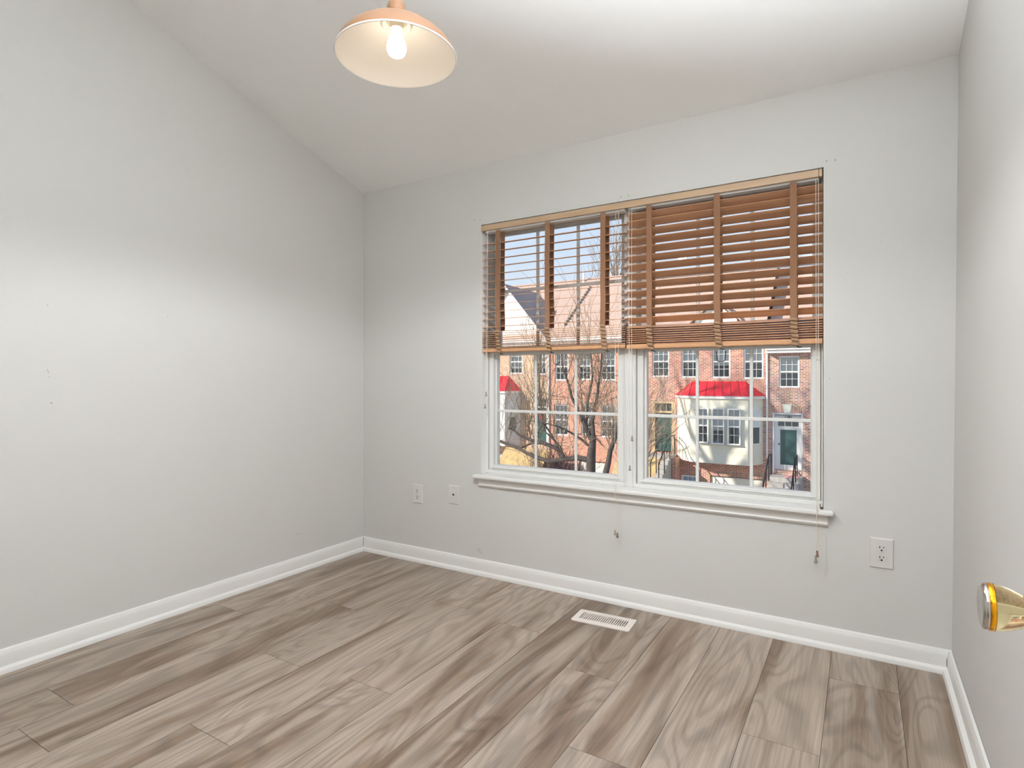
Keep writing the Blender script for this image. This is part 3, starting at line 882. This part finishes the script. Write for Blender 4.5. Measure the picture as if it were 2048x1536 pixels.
def main_roof(parent, x0, x1, ez, pitch, run, m_):
    ey = HY - 0.4
    m = MB()
    rz = ez + pitch * run
    m.slab([(x0, ey, ez), (x1, ey, ez), (x1, ey + run, rz), (x0, ey + run, rz)], (0, 0, 0.12))
    m.slab([(x0, ey + run, rz), (x1, ey + run, rz), (x1, ey + 2*run, ez), (x0, ey + 2*run, ez)], (0, 0, 0.12))
    obj('roof', m, m_, parent)
    e = MB(); e.box(x0, x1, ey - 0.12, ey, ez - 0.06, ez + 0.12); e.box(x0, x1, ey - 0.02, HY, ez - 0.20, ez - 0.02)
    obj('eave', e, M['ext_white'], parent)

def bay(parent, x0, x1, z0, z1, zr, m_, wins, side):
    """canted bay with a hipped red metal roof"""
    d = 0.85; f0, f1 = x0 + d, x1 - 0.50
    pl = [(x0, HY), (f0, HY - d), (f1, HY - d), (x1, HY)]
    m = MB(); m.prism([(x, y, z0) for x, y in pl], (0, 0, z1 - z0)); b = obj('bay', m, m_, parent)
    t = MB(); o = 0.10
    tp = [(x0 - o, HY), (f0 - o*0.5, HY - d - o), (f1 + o*0.5, HY - d - o), (x1 + o, HY)]
    t.prism([(x, y, z1 - 0.02) for x, y in tp], (0, 0, 0.13)); obj('fascia', t, M['ext_white'], b)
    r = MB(); za = z1 + 0.11; o = 0.14
    base = [(x0 - o, HY, za), (f0 - o*0.5, HY - d - o, za), (f1 + o*0.5, HY - d - o, za), (x1 + o, HY, za)]
    top = [(x0 + 0.72, HY, zr), (x1 - 0.75, HY, zr)]
    r.add(base + top, [(0, 1, 4), (1, 2, 5, 4), (2, 3, 5), (0, 4, 5, 3), (3, 2, 1, 0)])
    rf = obj('bay_roof', r, M['red'], parent); rf['label'] = 'red metal bay roof'
    s = MB()
    n = 7
    for k in range(n + 1):
        u = k / n
        a = Vector(base[1]).lerp(Vector(base[2]), u); c = Vector(top[0]).lerp(Vector(top[1]), u)
        s.tube([a + Vector((0, 0, 0.012)), c + Vector((0, 0, 0.012))], 0.014, 4)
    obj('seam', s, M['redseam'], rf)
    for (a, c, e, g, cu) in wins:
        far_window(b, a, c, e, g, HY - d - 0.125, cu, 2, 0.055)
    # window in the canted right face
    if side:
        A = Vector((f1, HY - d, 0)); B = Vector((x1, HY, 0)); u = (B - A).normalized(); nn = Vector((u.y, -u.x, 0))
        L = (B - A).length; w = MB(); q = MB()
        def P(t, off, z): v = A + u * (t * L) + nn * off; return (v.x, v.y, z)
        za_, zb_ = side
        def slabq(m, t0, t1, o0, o1, c0, c1):
            m.hexa([P(t0,o0,c0), P(t1,o0,c0), P(t1,o1,c0), P(t0,o1,c0), P(t0,o0,c1), P(t1,o0,c1), P(t1,o1,c1), P(t0,o1,c1)])
        for t0, t1, c0, c1 in ((0.2, 0.26, za_, zb_), (0.72, 0.78, za_, zb_), (0.2, 0.78, za_, za_ + .06), (0.2, 0.78, zb_ - .06, zb_), (0.2, 0.78, (za_+zb_)/2 - .03, (za_+zb_)/2 + .03)):
            slabq(w, t0, t1, -0.01, 0.05, c0, c1)
        sw = obj('window', w, M['ext_white'], b)
        slabq(q, 0.24, 0.74, -0.005, 0.012, za_ + .03, zb_ - .03); obj('pane', q, M['pane'], sw)
        q = MB(); slabq(q, 0.24, 0.74, 0.010, 0.018, (za_+zb_)/2, zb_ - .03); obj('curtain', q, M['curtain'], sw)
    return b

def house(label, x0, x1, top, mwall, holes, wins, group='brick terraced houses across the street'):
    h = thing('townhouse', ((x0+x1)/2, HY, -5.7), label, 'house', group)
    m = MB(); holed(m, x0, x1, -5.7, top, HY, HY + 0.25, holes + [w[:4] for w in wins])
    m.box(x0, x1, HY + 9.6, HY + 9.8, -5.7, top)
    m.box(x0, x0 + 0.1, HY + 0.25, HY + 9.6, -5.7, top); m.box(x1 - 0.1, x1, HY + 0.25, HY + 9.6, -5.7, top)
    obj('wall', m, mwall, h)
    for (a, b, c, d, cu) in wins:
        far_window(h, a, b, c, d, HY + 0.09, cu)
        soldier(h, a - 0.08, b + 0.08, d, d + 0.2, HY)
        soldier(h, a - 0.05, b + 0.05, c - 0.12, c, HY)
    return h

# house with the bay hidden behind the tree, left
hA = house('tan brick townhouse with a white front gable and green door, far left', -24.0, -14.95, 3.3, M['brickA'],
           [(-15.77, -14.98, -2.5, 0.16), (-18.47, -17.09, -5.6, -3.1)],
           [(-17.46, -16.6, 1.50, 2.9, 0.8), (-15.86, -15.06, 1.45, 2.85, 0.7)])
main_roof(hA, -24.2, -14.96, 3.3, 0.80, 5.1, M['shingle'])
g = MB(); g.prism([(-20.45, HY - 0.02, 3.3), (-14.95, HY - 0.02, 3.3), (-17.7, HY - 0.02, 6.5)], (0, 0.2, 0)); obj('gable_wall', g, M['gable'], hA)
g = MB()
for s in (-1, 1):
    g.slab([(-17.7, HY - 0.35, 6.60), (-17.7 + s*2.73, HY - 0.35, 3.42), (-17.7 + s*2.73, HY + 4.4, 3.42), (-17.7, HY + 4.4, 6.60)], (0, 0, 0.12))
obj('gable_roof', g, mat('gable_shingles_shaded', (158, 146, 142), 0.9, var=0.1, vscale=14), hA)  # greyer copy of the roof shingles; the slope's shade is in the colour
g = MB()
for s in (-1, 1):
    g.slab([(-17.7, HY - 0.39, 6.61), (-17.7 + s*2.74, HY - 0.39, 3.38), (-17.7 + s*2.74, HY - 0.39, 3.54), (-17.7, HY - 0.39, 6.77)], (0, 0.05, 0))
obj('rake_board', g, M['ext_white'], hA)
bay(hA, -21.3, -16.75, -2.6, 0.42, 1.38, M['bay_grey'], [(-18.5, -18.0, -1.7, -0.2, 0.5), (-20.0, -19.4, -1.7, -0.2, 0.5)], (-1.75, -0.1))
d = MB(); d.box(-15.66, -15.10, HY + 0.16, HY + 0.22, -2.45, -0.42); da = obj('front_door', d, M['doorgreen'], hA); da['label'] = 'teal green front door'
d = MB(); d.lathe([(0.08, -0.03), (0.12, -0.055), (0.17, -0.055), (0.20, -0.03), (0.17, -0.005), (0.12, -0.005), (0.08, -0.03)], (-15.38, HY + 0.16, -0.9), 'y', 20, False)
tag(obj('wreath', d, M['wreath']), 'red wreath hanging on the teal door behind tree branches', 'wreath')
d = MB()
for a, b, c, e in ((-15.77, -15.66, -2.5, 0.16), (-15.10, -14.98, -2.5, 0.16), (-15.66, -15.10, -0.42, -0.34), (-15.66, -15.10, 0.08, 0.16)): d.box(a, b, HY + 0.10, HY + 0.24, c, e)
for k in (1, 2): d.box(-15.66 + 0.187*k - .01, -15.66 + 0.187*k + .01, HY + 0.14, HY + 0.2, -0.36, 0.1)
df = obj('door_frame', d, M['ext_white'], hA)
d = MB(); d.box(-15.66, -15.10, HY + 0.2, HY + 0.22, -0.36, 0.1); obj('transom_pane', d, M['pane'], df)
d = MB(); d.box(-18.44, -17.12, HY + 0.1, HY + 0.16, -5.6, -3.14); obj('garage_door', d, M['garage'], hA)

# orange brick house behind the big tree
hB = house('orange brick townhouse with three upper windows behind the big tree', -14.95, -9.6, 3.3, M['brickB'],
           [(-13.05, -11.40, -5.6, -3.2)],
           [(-14.50, -13.70, 1.12, 2.65, 0.55), (-13.10, -12.36, 1.15, 2.65, 0.55), (-11.80, -10.98, 1.12, 2.65, 0.5),
            (-14.55, -13.70, -1.90, -0.20, 0.8), (-12.95, -12.30, -1.82, -0.17, 0.6), (-11.80, -10.90, -1.87, -0.20, 0.5)])
main_roof(hB, -14.94, -9.61, 3.3, 0.80, 5.1, M['shingle'])
d = MB(); d.box(-13.02, -11.43, HY + 0.1, HY + 0.16, -5.6, -3.24); obj('garage_door', d, M['garage'], hB)
d = MB(); d.tube([(-14.88, HY - 0.06, 3.2), (-14.88, HY - 0.06, -5.6)], 0.05, 6); obj('downspout', d, M['ext_white'], hB)
# ragged flashing line climbing the roof between the houses
d = MB()
for k in range(15):
    u = k / 14
    y0 = 29.0 + u * 3.1; x_ = -14.2 + 0.15 * u
    z0 = 3.3 + 0.8 * (y0 - HY + 0.4) + 0.12
    d.box(x_, x_ + 0.07, y0, y0 + 0.20, z0 + 0.02, z0 + 0.19)
obj('step_flashing', d, M['own_roof'], hB)
d = MB(); d.tube([(-14.75, 32.9, 6.9), (-14.75, 32.9, 7.9)], 0.08, 8); obj('vent_pipe', d, M['ext_white'], hB)

# red brick house with the cream bay
hC = house('red brick townhouse with a cream bay under a bright red roof', -9.6, -3.71, 3.3, M['brickC'],
           [(-9.10, -7.86, -2.46, 0.10), (-6.2, -3.86, -5.6, -3.42), (-7.56, -6.72, -4.6, -3.5)],
           [(-9.03, -8.17, 1.30, 2.85, 0.55), (-7.56, -6.72, 1.26, 2.85, 0.55), (-6.11, -5.28, 1.24, 2.80, 0.62), (-4.69, -3.84, 1.20, 2.80, 0.55)])
main_roof(hC, -9.59, -3.72, 3.3, 0.80, 5.1, M['shingle'])
bay(hC, -7.75, -3.86, -2.72, 0.30, 1.08, M['bay_cream'],
    [(-6.56, -6.06, -1.78, -0.16, 0.5), (-5.92, -5.36, -1.80, -0.16, 0.62), (-5.22, -4.66, -1.80, -0.16, 0.5)], (-1.8, -0.16))
soldier(hC, -6.3, -3.76, -3.42, -3.16, HY - 0.004)
d = MB(); d.box(-6.17, -3.89, HY + 0.1, HY + 0.16, -5.6, -3.46); obj('garage_door', d, M['garage'], hC)
d = MB()
for a, b, c, e in ((-7.56, -7.48, -4.6, -3.5), (-6.80, -6.72, -4.6, -3.5), (-7.48, -6.80, -3.58, -3.5)): d.box(a, b, HY + 0.02, HY + 0.1, c, e)
for k in (1, 2): d.box(-7.48 + 0.227*k - .01, -7.48 + 0.227*k + .01, HY + 0.05, HY + 0.1, -4.6, -3.5)
bw = obj('basement_window', d, M['ext_white'], hC)
d = MB(); d.box(-7.5, -6.78, HY + 0.08, HY + 0.1, -4.6, -3.52); obj('pane', d, mat('blue_pane', (150, 170, 190), 0.2), bw)
d = MB()
for a, b, c, e in ((-9.10, -8.90, -2.46, 0.10), (-8.06, -7.86, -2.46, 0.10), (-8.90, -8.06, -0.02, 0.10), (-8.90, -8.06, -0.50, -0.40)): d.box(a, b, HY + 0.02, HY + 0.22, c, e)
for k in (1, 2): d.box(-8.90 + 0.28*k - .012, -8.90 + 0.28*k + .012, HY + 0.1, HY + 0.16, -0.42, 0.0)
df = obj('door_frame', d, M['doortan'], hC)
d = MB(); d.box(-8.90, -8.06, HY + 0.2, HY + 0.22, -0.42, 0.0); obj('transom_pane', d, M['pane'], df)
d = MB(); d.box(-8.90, -8.06, HY + 0.16, HY + 0.22, -2.42, -0.48); da = obj('front_door', d, M['doorgreen'], hC); da['label'] = 'dark green front door'
# small white dormer showing through the slats
d = MB(); d.prism([(-6.95, HY + 0.1, 3.55), (-5.0, HY + 0.1, 3.55), (-5.0, HY + 0.1, 4.0), (-5.97, HY + 0.1, 4.85), (-6.95, HY + 0.1, 4.0)], (0, 2.0, 0)); dm = obj('dormer', d, M['gable'], hC)
d = MB()
for s in (-1, 1): d.slab([(-5.97, HY - 0.15, 4.92), (-5.97 + s*1.2, HY - 0.15, 3.87), (-5.97 + s*1.2, HY + 2.4, 3.87), (-5.97, HY + 2.4, 4.92)], (0, 0, 0.08))
obj('dormer_roof', d, M['shingle'], dm)
# stoop, steps and railing of the green door
d = MB(); d.box(-9.1, -7.8, HY - 1.1, HY, -5.7, -2.50)
for k in range(6): d.box(-8.2, -7.82, HY - 1.1 - 0.30*(k+1), HY - 1.1 - 0.30*k, -5.7, -2.50 - 0.18*(k+1))
obj('front_steps', d, M['concrete'], hC)
d = MB(); d.box(-7.78, -7.60, HY - 0.9, HY - 0.01, -5.7, -2.62); obj('stoop_side', d, M['brickC'], hC)
d = MB()
for xx in (-8.20, -7.82):
    d.tube([(xx, HY - 0.2, -1.55), (xx, HY - 1.1, -1.55), (xx, HY - 2.9, -2.65)], 0.028, 6)
    for (yy, za) in ((HY - 0.3, -1.55), (HY - 1.1, -1.55), (HY - 2.0, -2.1), (HY - 2.85, -2.62)): d.tube([(xx, yy, za), (xx, yy, za - 1.1)], 0.024, 5)
obj('railing', d, M['iron'], hC)

# rose brick house at the right with its white framed door
hD = house('rose brick townhouse with a recessed green storm door and keystone, right', -3.71, 3.2, 2.45, M['brickD'],
           [(-3.46, -2.22, -3.05, -0.33)], [(-3.19, -2.36, 0.80, 2.22, 0.55), (0.2, 1.05, 0.80, 2.22, 0.55), (0.2, 1.05, -2.0, -0.5, 0.5)])
main_roof(hD, -3.70, 3.4, 2.55, 0.80, 5.1, M['shingle'])
soldier(hD, -3.62, -2.10, -0.33, -0.06, HY - 0.004)
d = MB(); d.prism([(-2.98, HY - 0.03, -0.33), (-2.72, HY - 0.03, -0.33), (-2.66, HY - 0.03, 0.05), (-3.04, HY - 0.03, 0.05)], (0, 0.1, 0)); obj('keystone', d, M['keystone'], hD)
d = MB(); d.tube([(-3.68, HY - 0.06, 2.5), (-3.68, HY - 0.06, -2.4)], 0.045, 6); obj('downspout', d, M['ext_white'], hD)
d = MB(); DYY = HY + 0.42
for a, b in ((-3.47, -3.40), (-2.28, -2.21)): d.box(a, b, HY + 0.02, DYY + 0.15, -3.05, -0.33)
d.box(-3.40, -2.28, HY + 0.02, DYY + 0.15, -0.40, -0.33)
d.box(-3.40, -2.28, DYY + 0.02, DYY + 0.15, -0.60, -0.40)
obj('recess_lining', d, mat('recess_paint', (222, 222, 224), 0.6), hD)
d = MB()
for a, b, c, e in ((-3.40, -3.27, -2.95, -0.50), (-2.42, -2.28, -2.95, -0.50), (-3.27, -2.42, -0.62, -0.50), (-3.27, -2.42, -1.06, -0.96)): d.box(a, b, DYY - 0.05, DYY + 0.05, c, e)
for k in (1, 2): d.box(-3.27 + 0.283*k - .012, -3.27 + 0.283*k + .012, DYY - 0.02, DYY + 0.03, -0.98, -0.60)
df = obj('door_frame', d, M['ext_white'], hD)
d = MB(); d.box(-3.27, -2.42, DYY + 0.0, DYY + 0.04, -0.98, -0.60); obj('transom_pane', d, M['pane'], df)
d = MB()
for a, b, c, e in ((-3.27, -3.18, -2.95, -1.06), (-2.50, -2.42, -2.95, -1.06), (-3.18, -2.50, -2.95, -2.72), (-3.18, -2.50, -1.12, -1.06)): d.box(a, b, DYY - 0.03, DYY + 0.03, c, e)
sd = obj('storm_door', d, M['ext_white'], hD)
d = MB(); d.box(-3.18, -2.50, DYY - 0.0, DYY + 0.02, -2.72, -1.12); obj('door_glass', d, mat('green_glass', (58, 92, 88), 0.12, spec=0.5), sd)
d = MB(); d.lathe([(0.03, 0), (0.03, -0.05), (0.01, -0.06)], (-3.225, DYY - 0.03, -1.78), 'y', 10); obj('handle', d, M['iron'], sd)
tx = bpy.data.curves.new('house_number', 'FONT'); tx.body = '1281'; tx.size = 0.17; tx.extrude = 0.008; tx.align_x = 'CENTER'; tx.align_y = 'CENTER'
tx.materials.append(M['iron'])
to = bpy.data.objects.new('house_number', tx)
me_ = bpy.data.meshes.new_from_object(to); bpy.data.objects.remove(to)
to = bpy.data.objects.new('house_number', me_); C.objects.link(to); to.parent = hD
to.location = Vector((-2.84, DYY - 0.06, -0.545)) - ORG[hD.name]; to.rotation_euler = (PI/2, 0, 0)
d = MB(); d.box(-3.40, -2.28, HY + 0.05, DYY, -3.14, -2.95); obj('threshold', d, M['soldier'], hD)
d = MB(); d.box(-3.48, -2.20, HY - 0.9, HY + 0.1, -5.7, -3.12)
for k in range(6): d.box(-3.48, -2.30, HY - 0.9 - 0.3*(k+1), HY - 0.9 - 0.3*k, -5.7, -3.12 - 0.2*(k+1))
obj('front_steps', d, M['concrete'], hD)
d = MB(); d.box(-2.9, -2.35, HY - 0.75, HY - 0.35, -3.12, -3.10); tag(obj('door_mat', d, M['mat_pink']), 'pink door mat on the concrete stoop below the green storm door', 'mat')
for xx in (-3.50, -2.44):
    d = MB()
    d.tube([(xx, HY - 0.1, -2.2), (xx, HY - 0.9, -2.2), (xx, HY - 2.7, -3.35)], 0.03, 6)
    for (yy, za) in ((HY - 0.15, -2.2), (HY - 0.9, -2.2), (HY - 1.8, -2.77), (HY - 2.65, -3.3)): d.tube([(xx, yy, za), (xx, yy, za - 1.1)], 0.026, 5)
    obj('railing', d, M['iron'], hD)

# ground
d = MB(); d.box(-70, 70, 3.0, 110, -6.0, -5.7); tag(obj('ground', d, M['ground']), kind='structure')
for nm, x0, x1, lab in (('front_bank', -10.4, -8.25, ''), ('front_bank', -17.0, -14.2, '')):
    d = MB(); d.prism([(x0, HY - 1.12, -2.60), (x0, HY - 4.6, -5.65), (x0, HY - 1.12, -5.65)], (x1 - x0, 0, 0)); tag(obj(nm, d, M['lawn']), kind='structure')

# ------------------------------------------------------------------ trees
def shoot(m, p, d, r, ln, depth, rr, up=0.25, side=0.55, nseg=4, tips=3):
    pts = [p]; rad = [r]; d = d.normalized()
    for i in range(nseg):
        d = (d + Vector((rr.gauss(0, .13), rr.gauss(0, .13), rr.gauss(0, .10) + up * 0.25))).normalized()
        pts.append(pts[-1] + d * ln / nseg); rad.append(r * (1 - 0.75 * (i + 1) / nseg) + 0.002)
    m.tube(pts, rad, 4 if r < 0.03 else 6, False)
    if depth > 0:
        for k in range(tips):
            i = rr.randint(1, nseg); q = pts[i]
            a = rr.uniform(0, 2*PI)
            nd = (d + Vector((math.cos(a), math.sin(a) * 0.8, rr.uniform(-0.1, 0.5))) * side).normalized()
            shoot(m, q, nd, rad[i] * 0.75 + 0.0015, ln * rr.uniform(0.5, 0.8), depth - 1, rr, up, side, nseg, tips)

def along(pl, u):
    u *= len(pl) - 1; i = min(int(u), len(pl) - 2); return pl[i].lerp(pl[i+1], u - i)

rr = random.Random(21)
TY = 17.0
bt = thing('bare_tree', (-7.5, TY, -5.7), 'big bare tree with dark limbs and upright shoots in front of the left window', 'tree')
V = lambda x, z, y=TY: Vector((x, y, z))
trunk = [V(-7.6, -5.7), V(-7.45, -3.2), V(-7.39, -2.0), V(-7.37, -1.38), V(-7.34, -1.05), V(-7.28, -0.62)]
obj('trunk', MB().tube(trunk, [0.24, 0.19, 0.16, 0.15, 0.13, 0.09], 10), M['bark'], bt, smooth=60)
limbs = [
 ([V(-7.39, -1.42), V(-7.81, -1.36, 16.9), V(-8.22, -1.43, 16.8), V(-8.47, -1.10, 16.8), V(-8.90, -0.94, 16.7), V(-9.35, -0.85, 16.6), V(-9.70, -0.71, 16.5), V(-9.94, -0.55, 16.5), V(-10.12, -0.47, 16.4)], 0.10, 0.025),
 ([V(-8.22, -1.43, 16.8), V(-8.84, -1.55, 16.9), V(-9.46, -1.44, 17.0), V(-9.73, -1.34, 17.0), V(-10.12, -1.22, 17.1), V(-10.47, -1.12, 17.1), V(-10.75, -1.08, 17.2), V(-11.2, -0.95, 17.2)], 0.075, 0.05),
 ([V(-10.10, -1.22, 17.1), V(-9.56, -1.01, 17.0), V(-9.22, -0.96, 16.9)], 0.04, 0.03),
 ([V(-6.95, -5.7), V(-6.95, -3.0), V(-6.91, -2.25), V(-6.87, -1.77), V(-6.78, -1.43), V(-6.72, -1.07), V(-6.58, -0.73), V(-6.49, -0.37), V(-6.32, 0.21)], 0.14, 0.045),
 ([V(-7.34, -0.82), V(-7.59, -0.27), V(-7.74, 0.0), V(-8.14, 0.56, 17.2), V(-8.29, 0.97, 17.3), V(-8.51, 1.55, 17.3), V(-8.65, 2.29, 17.4)], 0.075, 0.02),
 ([V(-7.28, -0.68), V(-7.32, -0.18), V(-7.13, 0.57, 16.9), V(-7.01, 1.14, 16.8), V(-6.96, 1.32, 16.8), V(-6.86, 2.24, 16.7)], 0.07, 0.02),
 ([V(-7.40, -0.75), V(-7.61, -0.42, 17.1), V(-7.59, 0.0, 17.2), V(-7.61, 0.45, 17.3), V(-7.49, 1.14, 17.4), V(-7.54, 2.1, 17.4)], 0.06, 0.02),
 ([V(-7.34, -1.0), V(-7.49, -0.94), V(-7.68, -0.79), V(-7.99, -0.55, 16.8), V(-8.37, -0.37, 16.7), V(-8.69, -0.29, 16.6), V(-9.29, -0.20, 16.5)], 0.05, 0.02),
 ([V(-8.40, -1.15, 16.8), V(-8.69, -0.73, 16.9), V(-8.95, -0.39, 16.9), V(-9.15, 0.07, 17.0), V(-9.22, 0.54, 17.0), V(-9.32, 1.14, 17.1), V(-9.49, 2.15, 17.1)], 0.04, 0.012),
 ([V(-8.2, -1.39, 16.8), V(-8.33, -0.99, 16.7), V(-8.84, -0.52, 16.6), V(-8.99, 0.47, 16.6), V(-9.03, 1.47, 16.6), V(-8.92, 2.3, 16.6)], 0.035, 0.012),
]
for pl, ra, rb in limbs:
    n = len(pl)
    obj('limb', MB().tube(pl, [ra + (rb - ra) * i / (n - 1) for i in range(n)], 8), M['bark'], bt, smooth=60)
tw = MB()
for li, (pl, ra, rb) in enumerate(limbs):
    for k in range(17 if li not in (3,) else 12):
        u = rr.uniform(0.12, 1.0) if li != 3 else rr.uniform(0.5, 1.0)
        p = along(pl, u)
        dd = Vector((rr.gauss(0, .25), rr.gauss(0, .3), 1.0))
        if rr.random() < 0.25: dd = Vector((rr.gauss(0, 1), rr.gauss(0, .6), rr.uniform(-0.4, 0.5)))
        shoot(tw, p, dd, rr.uniform(0.007, 0.014), rr.uniform(0.6, 2.0), 2, rr, 0.25, 0.45, 4, 2)
tag(obj('twigs', tw, M['twig'], bt), kind='stuff')

# slender twiggy tree behind the window post
bt2 = thing('twiggy_tree', (-7.45, 21, -5.7), 'small pale twiggy tree between the two windows, before the green door', 'tree')
tr = [Vector((-7.5, 21, -5.7)), Vector((-7.45, 21, -3.4)), Vector((-7.40, 21, -2.2)), Vector((-7.42, 21, -1.2))]
obj('trunk', MB().tube(tr, [0.10, 0.08, 0.07, 0.05], 8), M['twigl'], bt2, smooth=60)
tw = MB()
for k in range(70):
    p = along(tr, rr.uniform(0.5, 1.0)); a = rr.uniform(0, 2*PI)
    dd = Vector((math.cos(a) * 0.8 + 0.15, math.sin(a) * 0.6, rr.uniform(0.3, 1.5)))
    shoot(tw, p, dd, rr.uniform(0.009, 0.018), rr.uniform(1.2, 2.6), 3, rr, 0.16, 0.7, 4, 2)
tag(obj('twigs', tw, M['twigl'], bt2), kind='stuff')

# bare tree rising behind the roofs
bt3 = thing('roadside_tree', (-15.9, 40, -5.7), 'tall thin bare tree rising behind the roof ridge against the sky', 'tree')
tr = [Vector((-15.6, 40, -5.7)), Vector((-15.6, 40, 2.0)), Vector((-15.3, 40, 6.5)), Vector((-15.2, 40, 9.0))]
obj('trunk', MB().tube(tr, [0.3, 0.22, 0.14, 0.06], 8), M['twig'], bt3, smooth=60)
tw = MB()
for k in range(26):
    p = along(tr, rr.uniform(0.55, 1.0)); a = rr.uniform(0, 2*PI)
    shoot(tw, p, Vector((math.cos(a) * 0.55, math.sin(a) * 0.5, 1.0)), rr.uniform(0.03, 0.05), rr.uniform(2.0, 4.2), 3, rr, 0.25, 0.42, 4, 2)
tag(obj('twigs', tw, M['twig'], bt3), kind='stuff')

# two tall trees on this side of the street; their shadows lie over the houses
for i, (x, y, lab) in enumerate(((-17.2, 17.0, 'tall bare street tree whose forked shadow falls on the cream bay'), (-14.9, 15.0, 'tall bare street tree whose shadow falls on the rose brick house'))):
    t = thing('street_tree', (x, y, -5.7), lab, 'tree')
    H = 13.5
    tr = [Vector((x, y, -5.7)), Vector((x + .1, y, -2)), Vector((x, y, 3.0)), Vector((x + .2, y, 5.0))]
    obj('trunk', MB().tube(tr, [0.36, 0.30, 0.27, 0.20], 8), M['bark'], t, smooth=60)
    tw = MB()
    for k in range(9):
        a = k * 2*PI/9 + i
        shoot(tw, along(tr, rr.uniform(0.75, 1.0)), Vector((math.cos(a) * 0.6, math.sin(a) * 0.6, 1.0)), rr.uniform(0.09, 0.14), rr.uniform(3.5, 5.0), 3, rr, 0.2, 0.6, 4, 3)
    tag(obj('branches', tw, M['bark'], t), kind='stuff')

# dark bare bush at the foot of the orange house
bu = thing('bush', (-11.4, 22.5, -5.7), 'dense dark leafless bush under the big tree limbs, before the orange house', 'bush')
tw = MB()
for k in range(5): tw.tube([Vector((-11.4, 22.5, -5.7)), Vector((-11.4 + rr.gauss(0, .3), 22.5 + rr.gauss(0, .3), -4.0))], [0.07, 0.05], 6)
obj('stem', tw, M['hedge'], bu)
tw = MB()
for k in range(260):
    a = rr.uniform(0, 2*PI); q = math.sqrt(rr.random())
    p = Vector((-11.4 + 0.95*q*math.cos(a), 22.5 + 0.8*q*math.sin(a), rr.uniform(-4.9, -3.4)))
    shoot(tw, p, Vector((0.5*math.cos(a)*q + rr.gauss(0, .3), rr.gauss(0, .3), 1)), 0.016, rr.uniform(0.9, 1.7) * (1.1 - 0.4*q), 2, rr, 0.05, 0.7, 3, 2)
tag(obj('twigs', tw, M['hedge'], bu), kind='stuff')
